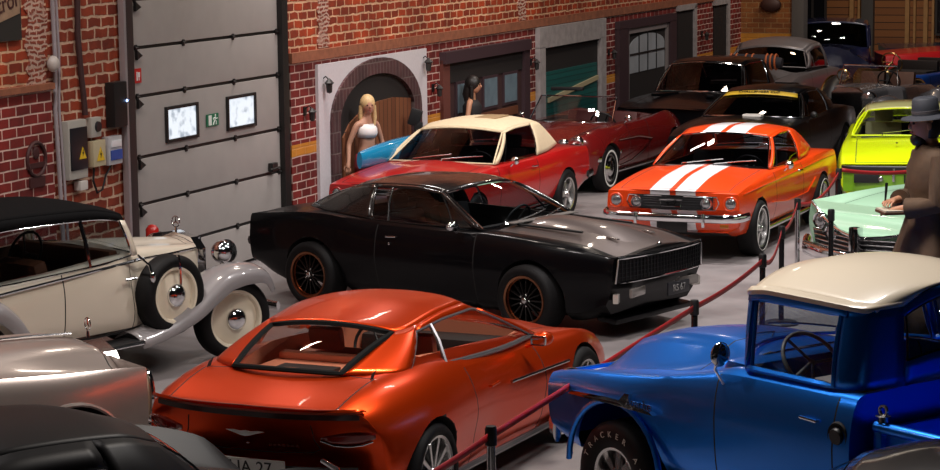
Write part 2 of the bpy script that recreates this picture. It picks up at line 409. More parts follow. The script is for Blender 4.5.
def greenhouse(parent, G, roof_m, pillar_m=None, gl=None, trim=CHROME, roof_name='roof', trim_r=.011):
    pillar_m = pillar_m or roof_m; gl = gl or GLASS
    belt = pchip(G['belt']); cant = pchip(G['cant']); bul = G.get('bulge', .03)
    ga, gb, gv = G.get('ga', .06), G['gb'], G.get('gv', .93)
    def S(u, v, sd):
        a, b = belt(u), cant(u); k = bul * 4 * v * (1 - v) * (1 if u < gb else max(.3, 1 - (u - gb) / (1 - gb)))
        return Vector((a[0] + (b[0] - a[0]) * v, sd * (a[1] + (b[1] - a[1]) * v + k), a[2] + (b[2] - a[2]) * v + k * .2))
    def patch(sd, u0, u1, v0, v1, nu=10, nv=5):
        return [[S(u0 + (u1 - u0) * i / nu, v0 + (v1 - v0) * j / nv, sd) for j in range(nv + 1)] for i in range(nu + 1)]
    A0, A1 = belt(0), cant(0); R0, R1 = belt(1), cant(1)
    fb, ft = G.get('wbow', (.16, .10)); rb, rt = G.get('rbow', (.12, .05)); wc = G.get('wrise', .02); crown = K(G.get('crown', .05))
    def Wp(s, v):
        q = 1 - s * s; a = Vector((A0[0] + fb * q, s * A0[1], A0[2] + wc * q)); b = Vector((A1[0] + ft * q, s * A1[1], A1[2] + crown(0) * q))
        return a.lerp(b, v) + Vector((.6, 0, .8)) * G.get('wbul', .022) * 4 * v * (1 - v) * (1 - s ** 4)
    def Rp(s, v):
        q = 1 - s * s; a = Vector((R0[0] - rb * q, s * R0[1], R0[2] + wc * q)); b = Vector((R1[0] - rt * q, s * R1[1], R1[2] + crown(1) * q))
        return a.lerp(b, v) + Vector((-1, 0, 1)) * G.get('rbul', .02) * 4 * v * (1 - v)
    def per(fn, s=.985, v0=.02, v1=.98):
        P = [fn(-s + 2 * s * k / 14, v0) for k in range(15)] + [fn(s, v0 + (v1 - v0) * k / 5) for k in range(1, 6)]
        P += [fn(s - 2 * s * k / 14, v1) for k in range(1, 15)] + [fn(-s, v1 - (v1 - v0) * k / 5) for k in range(1, 5)]
        return P
    ws = MB().grid([[Wp(-1 + 2 * i / 14, j / 5) for j in range(6)] for i in range(15)]).make('windshield', gl, parent, fix=False)
    MB().tube(per(Wp), trim_r, 6, closed=True).make('windshield_trim', G.get('wtrim', trim), parent)
    if not G.get('roof', True): return S, Wp, Rp
    if G.get('rear_glass', True):
        q0, q1 = G.get('rv', (.03, .97))
        MB().grid([[Rp(-.97 + 1.94 * i / 14, q0 + (q1 - q0) * j / 5) for j in range(6)] for i in range(15)]).make('rear_window', gl, parent, fix=False)
        if 'rv' in G:
            for a_, b_ in ((0, q0), (q1, 1)): MB().grid([[Rp(-1 + 2 * i / 14, a_ + (b_ - a_) * j / 3) for j in range(4)] for i in range(15)]).make('rear_panel', G['cm'], parent, thick=.015, fix=False)
        MB().tube(per(Rp, .975, q0, q1), trim_r * G.get('rtk', 1), 6, closed=True, flat=.6).make('rear_window_trim', G.get('rtrim', trim), parent)
    # roof skin
    def Rf(u, s):
        b = cant(u); q = 1 - s * s; e = (1 - u) ** 3 * ft - u ** 3 * rt
        return Vector((b[0] + e * q, s * b[1], b[2] + crown(u) * (1 - abs(s) ** 2.4)))
    rb_ = MB().grid([[Rf(i / 20, -1 + 2 * j / 20) for j in range(21)] for i in range(21)])
    for sd in (-1, 1):
        rb_.grid(patch(sd, 0, gb, gv, 1, 14, 2))
    rb_.make(roof_name, roof_m, parent, smooth=50, thick=.018, fix=False)
    MB().grid([[Rf(.03 + .94 * i / 10, -.95 + 1.9 * j / 10) - Vector((0, 0, .022)) for j in range(11)] for i in range(11)]).make('headliner', INT, parent, fix=False)
    for sd in (-1, 1):
        MB().grid(patch(sd, 0, ga, 0, gv, 2, 6)).make('windshield_pillar', pillar_m, parent, thick=.03, fix=False)
        MB().grid(patch(sd, gb, 1, 0, 1, 8, 8)).make('rear_pillar', G.get('cm', roof_m), parent, smooth=50, thick=.02, fix=False)
        divs = G.get('divs', [])
        MB().grid(patch(sd, ga, gb, 0.0, gv, 14, 5)).make('side_window', gl, parent, fix=False)
        tr = MB()
        e = .006
        ring = [S(ga + (gb - ga) * k / 12, .02, sd) for k in range(13)] + [S(gb, v, sd) for v in (.25, .5, .75)] + [S(gb - (gb - ga) * k / 12, gv, sd) for k in range(13)] + [S(ga, v, sd) for v in (.75, .5, .25)]
        tr.tube(ring, G.get('strim_r', .008), 6, closed=True)
        for (u0, u1, r_) in divs: tr.tube([S(u0, .02, sd), S((u0 + u1) / 2, .5, sd), S(u1, gv, sd)], r_, 6)
        tr.make('window_trim', G.get('strim', trim), parent)
    return S, Wp, Rp

def wheel(parent, x, y, Rt=.32, W=.2, rim=.2, style='five', rm=None, steer=0, z=None, tire_m=None, white=None):
    sd = 1 if y > 0 else -1; z = z or Rt
    rm = rm or ALLOY; h = W / 2
    D = -sd if False else 1
    def fin(o, par=None):
        o.parent = par or parent
        return o
    def P(pr): return [(r_, sd * a) for r_, a in pr]
    dish = .06
    base = MB()
    if style in ('mesh', 'five', 'multi', 'steel'):
        dp = {'mesh': .055, 'five': .05, 'multi': .02, 'steel': .05}[style]
        base.lathe(P([(rim + .004, h), (rim, h + .006), (rim - .018, h), (rim - .025, h - dp), (rim - .03, -h), (rim, -h)]), 36)
        n, wd = {'mesh': (16, .018), 'five': (5, .075), 'multi': (10, .03), 'steel': (8, .05)}[style]
        for k in range(n):
            a = 2 * math.pi * k / n; c, s_ = math.cos(a), math.sin(a); r0, r1 = .035, rim - .022
            w0, w1 = (wd * .7, wd) if style != 'mesh' else (wd * .8, wd * .8)
            q = []
            for (r_, w_, yy) in ((r0, w0 / 2, h - .02), (r1, w1 / 2, h - dp * .6)):
                for e in (-1, 1):
                    for t in (0, -.03): q.append((r_ * c - e * w_ * s_, sd * (yy + t), r_ * s_ + e * w_ * c))
            base.add(q, [(0, 2, 6, 4), (1, 5, 7, 3), (0, 4, 5, 1), (2, 3, 7, 6), (4, 6, 7, 5), (0, 1, 3, 2)])
        base.lathe(P([(0, h - .005), (.04, h - .008), (.055, h - .03), (.055, h - .07), (0, h - .07)]), 20)
    else:
        base.lathe(P([(rim + .004, h), (rim, h + .006), (rim - .02, h), (rim - .035, h - .035), (rim * .62, h - .02), (rim * .45, h - .01), (0, h - .008)]), 36)
    wo = base.make('wheel', rm, None, smooth=35); wo.location = (x, y - sd * 0, z); wo.rotation_euler = (0, 0, steer); fin(wo)
    t = MB().lathe(P([(rim, h), (rim + .012, h + .012), ((rim + Rt) / 2, h + .02), (Rt - .025, h + .006), (Rt, h - .025), (Rt, -h + .025), (Rt - .03, -h), (rim, -h)]), 44)
    fin(t.make('tire', tire_m or RUBBER, None, smooth=50), wo)
    if style == 'mesh':
        fin(MB().lathe(P([(rim + .004, h + .002), (rim, h + .01), (rim - .02, h + .004), (rim - .022, h - .03), (rim - .03, h - .03)]), 36).make('rim_lip', mat('copper', (.30, .13, .07), .3, 1), None), wo)
    if style == 'mesh' or style == 'steel' or style == 'five':
        hb = MB()
        for k in range(5): hb.ball((.055 * math.cos(k * 1.2566), sd * (h - .015), .055 * math.sin(k * 1.2566)), .012, 8, 5)
        hb.ball((0, sd * (h), 0), (.03, .012, .03), 12, 6); fin(hb.make('lug_nuts', DULLCHROME, None), wo)
    if style == 'disc':
        fin(MB().lathe(P([(.098, h - .02), (.103, h + .004), (.09, h + .024), (.058, h + .042), (.025, h + .05), (0, h + .052)]), 24).make('hubcap', CHROME, None), wo)
    if style == 'fullcap':
        fin(MB().lathe(P([(rim * .95, h), (rim * .8, h + .02), (rim * .55, h + .008), (rim * .4, h + .03), (.03, h + .045), (0, h + .045)]), 30).make('hubcap', CHROME, None), wo)
    if white:
        fin(MB().lathe(P([(white[0], h + .0185), ((white[0] + white[1]) / 2, h + .0225), (white[1], h + .0195)]), 40).make('whitewall', WHITE, None), wo)
    return wo

def headlight(parent, p, r=.085, yaw=0, bezel=CHROME, lens=LENS, tilt=0):
    M = Matrix.Translation(p) @ Matrix.Rotation(yaw, 4, 'Z') @ Matrix.Rotation(tilt, 4, 'Y')
    b = MB(); b.lathe([(r * .82, .012), (r * .95, .022), (r * 1.08, .01), (r * 1.12, -.03), (r * 1.05, -.06), (0, -.06)], 24, M, 'X')
    o = b.make('headlight', bezel, parent)
    l = MB().lathe([(0, .03), (r * .4, .027), (r * .7, .018), (r * .84, .006)], 24, M, 'X').make('lens', lens, o)
    return o
def bar(parent, name, pts, rx, rz, m, mirror=True, n=10):
    """bumper-like bar: pts (x,y,z) from the centre outwards"""
    full = [(x, -y, z) for x, y, z in pts[::-1] if y > 1e-6] + list(pts) if mirror else pts
    return MB().tube(full, rx, n, flat=rz / rx).make(name, m, parent, smooth=60)
def mirror_on_door(parent, p, m=CHROME, sd=1, r=.05, shape='round'):
    b = MB(); b.tube([(p[0], p[1] - sd * .06, p[2] - .07), (p[0], p[1] - sd * .02, p[2] - .03), p], .009, 6)
    b.ball(p, (.035 if shape == 'round' else .05, r * 1.1 if shape == 'round' else .085, r), 14, 8)
    return b.make('side_mirror', m, parent)
def handle(parent, p, sd, m=CHROME, L=.13):
    return MB().tube([(p[0] - L / 2, p[1], p[2]), (p[0] - L / 2, p[1] + sd * .02, p[2]), (p[0] + L / 2, p[1] + sd * .022, p[2] + .006), (p[0] + L / 2, p[1], p[2] + .006)], .009, 6).make('door_handle', m, parent)
def wipers(parent, Wp, m=DULLCHROME, L=.45, n=2, both=((-.45, .25), (.12, .8))):
    for (a, b) in both:
        P = [Wp(a + (b - a) * k / 6, .05 + .13 * (k / 6)) + Vector((.02, 0, .02)) for k in range(7)]
        MB().tube([Wp(a, -.02) + Vector((.02, 0, .01))] + P, .007, 6).make('wiper', m, parent)
def seat(parent, x, y, z=.36, w=.5, m=INT, hr=True, h=.55):
    b = MB(); b.box((x, y, z + .08), (.5, w, .16), bev=.05); b.box((x - .27, y, z + .08 + h / 2), (.14, w, h), (0, -.25, 0), .05)
    if hr: b.box((x - .40, y, z + .16 + h), (.08, w * .5, .16), (0, -.2, 0), .03)
    return b.make('seat', m, parent)
def steering(parent, x, y, z, r=.19, m=BLACK, tilt=R(65)):
    M = Matrix.Translation((x, y, z)) @ Matrix.Rotation(-tilt, 4, 'Y')
    b = MB(); b.add(*ring_geo(r, .013), M=M); 
    for a in (0.5, 2.64, 4.71): b.tube([M @ Vector((0, 0, 0)), M @ Vector((r * math.cos(a), r * math.sin(a), 0))], .01, 6)
    b.tube([M @ Vector((0, 0, .01)), M @ Vector((0, 0, -.3))], .02, 8)
    return b.make('steering_wheel', m, parent)
def ring_geo(r, t, n=28, k=8):
    t_ = MB().tube([(r * math.cos(2 * math.pi * i / n), r * math.sin(2 * math.pi * i / n), 0) for i in range(n)], t, k, closed=True); return t_.v, t_.f
def dashboard(parent, x, w, z, m=INT):
    return MB().box((x, 0, z - .1), (.3, w * 2, .2), bev=.05).make('dashboard', m, parent)
def arch_lip(parent, wx, R_, zc, y, m, r=.012, a0=-10, a1=190):
    for sd in (-1, 1):
        MB().tube([(wx + R_ * math.cos(R(a)), sd * (y(R(a)) if callable(y) else y), zc + R_ * math.sin(R(a))) for a in range(a0, a1 + 1, 8)], r, 6).make('wheel_arch_trim', m, parent)
def stripe_paint(name, base, stripe, y0, y1, rough=.3):
    if name in MATS: return MATS[name]
    m = bpy.data.materials.new(name); nt, b = nodes_of(m); L = nt.links.new
    tc = nt.nodes.new('ShaderNodeTexCoord'); sx = nt.nodes.new('ShaderNodeSeparateXYZ'); L(tc.outputs['Object'], sx.inputs[0])
    ab = nt.nodes.new('ShaderNodeMath'); ab.operation = 'ABSOLUTE'; L(sx.outputs[1], ab.inputs[0])
    g = nt.nodes.new('ShaderNodeMath'); g.operation = 'GREATER_THAN'; g.inputs[1].default_value = y0; L(ab.outputs[0], g.inputs[0])
    l = nt.nodes.new('ShaderNodeMath'); l.operation = 'LESS_THAN'; l.inputs[1].default_value = y1; L(ab.outputs[0], l.inputs[0])
    k = nt.nodes.new('ShaderNodeMath'); k.operation = 'MULTIPLY'; L(g.outputs[0], k.inputs[0]); L(l.outputs[0], k.inputs[1])
    mx = nt.nodes.new('ShaderNodeMixRGB'); mx.inputs[1].default_value = (*base, 1); mx.inputs[2].default_value = (*stripe, 1); L(k.outputs[0], mx.inputs[0]); L(mx.outputs[0], b.inputs['Base Color'])
    b.inputs['Roughness'].default_value = rough; b.inputs['Coat Weight'].default_value = .65; b.inputs['Coat Roughness'].default_value = .04
    b.inputs['Metallic'].default_value = 0.0
    MATS[name] = m; return m

# ================================================================== THE HALL
WO = Vector((-3.4307, 23.7156, 0)); WA = R(68.3575)
def wall_obj(o): o.location = WO; o.rotation_euler = (0, 0, WA); return o
# local wall axes: x = along the wall (u), y = into the wall, z = up
def on_wall(u, y=0, z=0):
    return WO + Vector((math.cos(WA) * u - math.sin(WA) * y, math.sin(WA) * u + math.cos(WA) * y, z))
fm = bpy.data.materials.new('polished_concrete'); nt, b = nodes_of(fm); L_ = nt.links.new
tc = nt.nodes.new('ShaderNodeTexCoord'); n1 = nt.nodes.new('ShaderNodeTexNoise'); n1.inputs['Scale'].default_value = .9; n1.inputs['Detail'].default_value = 9; n1.inputs['Roughness'].default_value = .65
L_(tc.outputs['Object'], n1.inputs['Vector'])
cr = nt.nodes.new('ShaderNodeValToRGB'); cr.color_ramp.elements[0].position = .3; cr.color_ramp.elements[0].color = (.15, .134, .136, 1); cr.color_ramp.elements[1].position = .7; cr.color_ramp.elements[1].color = (.30, .268, .268, 1)
L_(n1.outputs['Fac'], cr.inputs[0]); L_(cr.outputs[0], b.inputs['Base Color'])
rr = nt.nodes.new('ShaderNodeMapRange'); rr.inputs['To Min'].default_value = .28; rr.inputs['To Max'].default_value = .5; L_(n1.outputs['Fac'], rr.inputs[0]); L_(rr.outputs[0], b.inputs['Roughness'])
from_pydata('floor', [(-14, 2, 0), (30, 2, 0), (30, 70, 0), (-14, 70, 0)], [(0, 1, 2, 3)], fm, None, 0, 'structure')

BR_UP = brick('upper_brick', (.40, .046, .007), (.17, .018, .004), (.66, .39, .23), .24, .105, .014, .05)
BR_LO = brick('lower_brick', (.22, .014, .010), (.12, .008, .007), (.62, .42, .36), .25, .10, .0095, .015, band=(1.10, 1.24, (.62, .25, .02)))
BR_PL = brick('plastered_brick', (.34, .045, .012), (.18, .022, .008), (.62, .40, .28), .26, .115, .016, .06, stain=(.26, .04, .012))
BR_BK = brick('back_brick', (.33, .12, .03), (.22, .07, .02), (.42, .24, .10), .25, .10, .010, .02, band=(1.18, 1.48, (.62, .28, .03)))
def wall_piece(name, u0, u1, z0, z1, y0, m, th=.3):
    o = MB().box(((u0 + u1) / 2, y0 + th / 2, (z0 + z1) / 2), (u1 - u0, th, z1 - z0)).make(name, m, None, 0, 'structure'); return wall_obj(o)
wall_piece('wall_left', -14, -1.62, 2.36, 6.4, .03, BR_UP)
wall_piece('wall_left', -14, -1.62, 0, 2.32, .0, BR_LO, .33)
wall_piece('wall_left', -1.62, -.2, 0, 6.4, .06, BR_PL)
wall_piece('wall_left', -.2, 3.62, 3.9, 6.4, .03, BR_UP)
wall_piece('wall_left', 3.62, 24.4, 2.32, 6.4, .03, BR_UP)
wall_piece('wall_left', 3.62, 24.4, 0, 2.22, .0, BR_LO, .33)
LEDGE = mat('ledge_stone', (.26, .09, .045), .8, noise=.5, nscale=9, bump=.3)
wall_piece('trim_1', -14, -1.62, 2.31, 2.37, -.045, LEDGE, .36)
wall_piece('trim_2', 3.62, 24.12, 2.21, 2.33, -.03, LEDGE, .36)
LIGHTPLASTER = brick('old_plaster', (.30, .06, .03), (.20, .03, .015), (.55, .36, .28), .13, .05, .014, .12, stain=(.42, .24, .18))
# crumbling plaster strips on the upper wall
for (u0, u1, z0, z1) in ((-1.98, -1.66, 2.37, 4.2), (4.45, 4.75, 2.34, 4.0), (11.4, 11.75, 2.34, 4.0)):
    rnd = random.Random(int(u0 * 100)); n = 26; a = []
    for k in range(n): a.append((u0 + rnd.uniform(-.05, .05), z0 + (z1 - z0) * k / (n - 1)))
    for k in range(n): a.append((u1 + rnd.uniform(-.05, .05), z1 - (z1 - z0) * k / (n - 1)))
    wall_obj(MB().prism(a, .018, .06).make('trim_3', LIGHTPLASTER, None, 0, 'structure'))
# back wall, at right angles to the long wall, then a darker timber bay further back
bk = MB().box((.55, .15, 3.2), (1.1, .3, 6.4)).make('wall_back', BR_BK, None, 0, 'structure')
bk.location = on_wall(24.12, 0, 0); bk.rotation_euler = (0, 0, WA - R(90))
GREYP = mat('grey_pillar_paint', (.10, .095, .09), .6)
pl = MB().box((1.2, -.02, 3.2), (.24, .36, 6.4), bev=.01).make('trim_4', GREYP, None, 30, 'structure'); pl.location = bk.location; pl.rotation_euler = bk.rotation_euler
LOG = planks('log_cladding', (.42, .17, .05), (.25, .09, .03), .16, 2)
bk2 = MB().box((6.5, 5.5, 3.2), (14, .3, 6.4)).make('wall_far', LOG, None, 0, 'structure'); bk2.location = bk.location; bk2.rotation_euler = bk.rotation_euler
GP2 = MB().box((1.46, 5.3, 3.2), (.26, .3, 6.4), bev=.01).make('trim_5', GREYP, None, 30, 'structure'); GP2.location = bk.location; GP2.rotation_euler = bk.rotation_euler
# timber posts and dark window bays against the log cladding
PALEW = mat('pale_timber', (.50, .27, .10), .6, noise=.3, nscale=8)
def far(o): o.location = bk.location; o.rotation_euler = bk.rotation_euler; return o
for i, x in enumerate((1.10, 2.32, 2.72)):
    t = MB().box((x, 5.28, 1.9), (.09, .1, 3.8)).box((x + .16, 5.28, 1.9), (.05, .1, 3.8)).make('timber_post', PALEW, None, 0)
    far(t); tag(t, ['pale timber post on the log wall behind the dark blue sedan', 'pale timber post on the log wall behind the red roadster', 'pale timber post on the log wall left of the far blue car'][i], 'post')
for i, (x0, x1, z0, z1) in enumerate(((-.35, .52, 0, 3.6), (2.95, 3.6, 1.2, 3.6))):
    t = thing('dark_window', ['black lattice window bay beside the grey pillar', 'dark window at far right end of the log wall'][i], 'window'); far(t)
    MB().box(((x0 + x1) / 2, 5.3, (z0 + z1) / 2), (x1 - x0, .06, z1 - z0)).make('pane', mat('dark_pane', (.01, .01, .013), .2), t, 0)
    fr = MB()
    for k in range(4): fr.box((x0 + (x1 - x0) * k / 3, 5.25, (z0 + z1) / 2), (.05, .05, z1 - z0))
    for k in range(4): fr.box(((x0 + x1) / 2, 5.25, z0 + (z1 - z0) * k / 3), (x1 - x0, .05, .05))
    fr.make('window_frame', mat('dark_frame', (.035, .03, .03), .5), t, 0)

# ---- sectional garage door
dm = mat('door_panel_grey', (.37, .34, .325), .5, noise=.10, nscale=4); DFR = mat('door_frame_black', (.012, .010, .010), .5)
door = bpy.data.objects.new('door_1', None); COL.objects.link(door); door['kind'] = 'structure'; wall_obj(door)
zs_ = [0.02, .46, .965, 1.46, 2.095, 2.60, 3.10, 3.62]
for a, b_ in zip(zs_, zs_[1:]):
    pb = MB().box((1.71, .06, (a + b_) / 2), (3.34, .05, b_ - a - .035), bev=.012)
    pb.make('door_panel', dm, door, 30)
    MB().box((1.71, .07, b_), (3.34, .03, .05)).make('panel_joint', DFR, door, 0)
    for u in (.08, 1.10, 2.25, 3.34):
        h = MB(); h.box((u, .035, b_), (.05, .02, .07), bev=.006); h.tube([(u - .03, .022, b_), (u + .03, .022, b_)], .012, 8)
        if u == .08: h.prism([(u - .04, b_ - .12), (u + .07, b_ - .08), (u - .04, b_ - .02)], -.01, .02)
        h.make('hinge', DFR, door)
MB().box((-.12, .03, 1.95), (.15, .10, 3.9), bev=.01).make('door_frame', mat('door_track_brown', (.035, .022, .022), .5), door, 30)
MB().box((-.235, -.0, 1.95), (.045, .07, 3.9), bev=.01).make('guide_rail', mat('rail_grey', (.40, .36, .38), .35, .4), door, 30)
MB().box((3.455, .03, 1.95), (.15, .12, 3.9), bev=.01).make('door_frame', DFR, door, 30)
WINL = bpy.data.materials.new('window_daylight'); nt, b = nodes_of(WINL)
tc = nt.nodes.new('ShaderNodeTexCoord'); nn = nt.nodes.new('ShaderNodeTexNoise'); nn.inputs['Scale'].default_value = 9; nn.inputs['Detail'].default_value = 5; nt.links.new(tc.outputs['Object'], nn.inputs['Vector'])
cr = nt.nodes.new('ShaderNodeValToRGB'); cr.color_ramp.elements[0].position = .36; cr.color_ramp.elements[0].color = (.35, .42, .5, 1); cr.color_ramp.elements[1].position = .5; cr.color_ramp.elements[1].color = (.85, .92, 1, 1)
nt.links.new(nn.outputs['Fac'], cr.inputs[0]); nt.links.new(cr.outputs[0], b.inputs['Emission Color']); b.inputs['Emission Strength'].default_value = 5.5; b.inputs['Base Color'].default_value = (.2, .2, .2, 1)
for u0, u1 in ((.665, 1.345), (2.06, 2.73)):
    fr = MB(); z0, z1 = 1.575, 1.925
    for q in ((u0, (z0 + z1) / 2, .035, z1 - z0), (u1, (z0 + z1) / 2, .035, z1 - z0)): fr.box((q[0], .025, q[1]), (q[2], .04, q[3] + .035), bev=.006)
    for z in (z0, z1): fr.box(((u0 + u1) / 2, .025, z), (u1 - u0, .04, .035), bev=.006)
    wn = fr.make('window', DFR, door, 30)
    MB().box(((u0 + u1) / 2, .032, (z0 + z1) / 2), (u1 - u0 - .02, .008, z1 - z0 - .02)).make('pane', WINL, wn, 0)
MB().tube([(3.0, -.02, 1.02), (3.22, -.03, 1.03)], .012).box((3.12, 0, 1.04), (.14, .06, .10), bev=.01).make('door_handle', DFR, door)
# ---- signs on the door
GREEN = mat('sign_green', (.01, .16, .08), .4)
t = thing('exit_sign', 'small green running man exit sign between the door windows', 'sign'); wall_obj(t)
MB().box((1.70, .025, 1.715), (.28, .008, .135)).make('panel', GREEN, t, 0)
fig = MB(); y = .018
fig.box((1.635, y, 1.715), (.07, .004, .11)); fig.ball((1.76, y, 1.762), (.014, .003, .014), 10, 6)
fig.tube([(1.758, y, 1.745), (1.745, y, 1.71), (1.72, y, 1.685), (1.705, y, 1.66)], .008, 6).tube([(1.745, y, 1.71), (1.775, y, 1.695), (1.77, y, 1.66)], .008, 6).tube([(1.755, y, 1.74), (1.725, y, 1.735), (1.71, y, 1.715)], .006, 6).tube([(1.755, y, 1.74), (1.78, y, 1.72), (1.80, y, 1.73)], .006, 6)
fig.make('pictogram', mat('sign_white', (.8, .85, .8), .5), t)
t = thing('fire_sign', 'small red fire equipment sign on upper door panel', 'sign'); wall_obj(t)
MB().box((.09, .025, 2.315), (.14, .008, .15)).make('panel', mat('sign_red', (.55, .02, .02), .4), t, 0)
MB().box((.065, .018, 2.31), (.02, .004, .09)).box((.105, .018, 2.325), (.035, .004, .05)).box((.105, .018, 2.285), (.012, .004, .04)).make('pictogram', mat('sign_white2', (.8, .8, .8), .5), t)

# ---- painted poster, top left
t = thing('wall_poster', 'weathered black and tan poster with slanted lettering on upper brick', 'poster'); wall_obj(t)
MB().box((-2.62, .012, 3.14), (1.02, .03, .66)).make('board', mat('poster_black', (.02, .018, .016), .6), t, 0)
MB().prism([(-3.1, 2.86), (-2.14, 3.06), (-2.14, 3.40), (-3.1, 3.20)], -.012, -.004).make('banner', mat('poster_tan', (.30, .19, .12), .7, noise=.4, nscale=12), t, 0)
text('lettering', 'Castrol', .23, mat('poster_ink', (.05, .01, .01), .6), basis((-2.53, -.016, 3.13), (1, 0, .21), (-.21, 0, 1)) , t)
# ---- electrical boxes and pipes left of the door
GREYBOX = mat('box_grey', (.42, .40, .36), .5); DARKBOX = mat('box_black', (.015, .015, .02), .3)
YEL = mat('warning_yellow', (.75, .5, .02), .45)
def tri(m, u, z, s, y, par):
    a = MB().prism([(u - s, z - s * .85), (u + s, z - s * .85), (u, z + s)], y, y + .004).make('warning_triangle', YEL, par, 0)
    MB().prism([(u - s * .1, z - s * .5), (u + s * .25, z + s * .15), (u, z + s * .1), (u + s * .1, z + s * .6), (u - s * .25, z - s * .05), (u, z)], y - .003, y).make('bolt_symbol', BLACK, a, 0)
t = thing('fuse_box', 'tall black fronted fuse box with yellow warning triangle beside pipe', 'electrical box'); wall_obj(t)
MB().box((-1.225, .01, 1.68), (.35, .09, .58), bev=.015).make('housing', GREYBOX, t)
MB().box((-1.22, -.04, 1.69), (.31, .02, .42), bev=.01).make('cover', DARKBOX, t); tri(None, -1.17, 1.64, .065, -.056, t)
t = thing('switch_box', 'small grey socket box mounted above the cream warning box', 'electrical box'); wall_obj(t)
MB().box((-.83, .02, 1.865), (.19, .07, .20), bev=.015).make('housing', GREYBOX, t); MB().lathe([(0, 0), (.05, 0), (.055, .02), (0, .02)], 18, Matrix.Translation((-.81, -.035, 1.87))).make('socket', DARKBOX, t)
t = thing('junction_box', 'cream electrical box with yellow warning triangle, right of fuse box', 'electrical box'); wall_obj(t)
MB().box((-.80, .015, 1.60), (.24, .08, .26), bev=.012).make('housing', mat('box_cream', (.5, .43, .28), .5), t); tri(None, -.79, 1.59, .075, -.032, t)
t = thing('meter_box', 'white and blue breaker box nearest the door frame', 'electrical box'); wall_obj(t)
MB().box((-.49, .015, 1.60), (.27, .08, .29), bev=.012).make('housing', mat('box_pale', (.45, .44, .46), .4), t)
MB().box((-.48, -.03, 1.555), (.22, .012, .10)).make('breaker_strip', mat('breaker_blue', (.03, .08, .35), .4), t)
MB().box((-.48, -.03, 1.67), (.20, .012, .07), bev=.004).make('window', mat('clear_cover', (.75, .75, .78), .1), t)
t = tag(MB().box((-1.14, 0, 1.315), (.14, .08, .09), bev=.008).make('junction_box', mat('box_white', (.62, .58, .55), .5), None), 'tiny white junction box under the tall fuse box', 'electrical box'); wall_obj(t)
t = thing('control_panel', 'black door controller with a small blue light on door frame', 'control box'); wall_obj(t)
MB().box((-.40, -.0, 2.06), (.26, .11, .46), bev=.02).make('housing', BLACK, t)
MB().ball((-.29, -.06, 2.09), .013, 8, 6).make('indicator_light', mat('blue_led', (.3, .5, 1), .3, emit=30), t)
CAB = mat('cable_grey', (.34, .30, .32), .4); CABD = mat('cable_dark', (.05, .02, .02), .6)
for (us, r_, m_, lab) in (([-1.53, -1.52, -1.50, -1.53, -1.50, -1.45], .022, CAB, 'pale grey conduit running down beside the plaster strip'), ([-1.44, -1.45, -1.43, -1.46, -1.42, -1.36], .014, CAB, 'thinner grey cable hugging the conduit'), ([-1.05, -1.04, -1.07, -1.03, -1.0, -.98], .03, CABD, 'dark red pipe running down to the socket box')):
    zz = [4.2, 3.3, 2.6, 2.1, 1.5, .3] if m_ is CAB else [4.2, 3.4, 2.8, 2.4, 2.2, 2.0]
    c_ = MB().tube([(u, .02, z) for u, z in zip(us, zz)], r_, 8).make('wall_pipe', m_, None); wall_obj(c_); tag(c_, lab, 'pipe')
t = wall_obj(MB().tube([(-.83, .03, 1.455), (-.87, .02, 1.33), (-.80, .02, 1.2), (-.70, .02, 1.22), (-.62, .02, 1.36), (-.5, .03, 1.44)], .012, 6).make('cable_loop', BLACK, None)); tag(t, 'black cable looping below the electrical boxes', 'cable')
t = wall_obj(MB().ball((-1.62, -.03, 2.55), (.07, .06, .08), 14, 10).make('wall_bell', mat('bell_white', (.5, .45, .42), .4), None)); tag(t, 'small round white bell where the conduit passes', 'bell')
t = wall_obj(MB().add(*[[(q[0], q[2], q[1]) for q in ring_geo(.16, .02)[0]], ring_geo(.16, .02)[1]], M=Matrix.Translation((-1.95, -.01, 1.66))).box((-1.95, -.01, 1.60), (.34, .02, .05)).box((-1.95, -.01, 1.44), (.26, .02, .10)).ball((-1.95, -.012, 1.72), (.06, .01, .06), 10, 6).make('wall_emblem', mat('emblem_print', (.05, .012, .012), .6), None)); tag(t, 'round dark emblem painted on brick left of the pipes', 'emblem')
t = thing('door_beacon', 'red lamp at foot of the dark door frame', 'lamp'); wall_obj(t)
MB().box((-.05, -.16, .60), (.16, .1, .10), bev=.01).make('base', BLACK, t); MB().lathe([(.07, 0), (.07, .10), (.04, .14), (0, .15)], 18, Matrix.Translation((-.05, -.17, .64)) @ Matrix.Rotation(R(0), 4, 'X'), 'Z').make('lamp_shade', mat('beacon_red', (.5, .015, .01), .2, coat=1), t)

# ---- bays of the long wall
WOODD = planks('old_door_boards', (.22, .075, .03), (.13, .04, .017), .13, 0); FRPUR = mat('plum_frame', (.045, .022, .028), .6); SHADE = mat('bay_shade', (.010, .007, .007), .8)  # SHADE: colour of flat dark sheets that stand for the bays' depth shading
STONEG = mat('grey_stone_frame', (.32, .29, .29), .8, noise=.35, nscale=9, bump=.3)
ARCHB = brick('arch_brick', (.08, .028, .030), (.055, .02, .024), (.13, .085, .08), .10, .26, .01, .01)
PLASTER = mat('white_plaster', (.60, .57, .60), .7, noise=.1)
def bay(name, z=None):
    o = bpy.data.objects.new(name, None); COL.objects.link(o); o['kind'] = 'structure'; return wall_obj(o)
def rect(u0, u1, z0, z1, y0, y1): return MB().box(((u0 + u1) / 2, (y0 + y1) / 2, (z0 + z1) / 2), (u1 - u0, y1 - y0, z1 - z0))
d2 = bay('door_2')
def arch(cu, z0, hw, rise, n=20): return [(cu + hw * math.cos(math.pi * k / n), z0 + rise * math.sin(math.pi * k / n)) for k in range(n + 1)]
pan = MB()
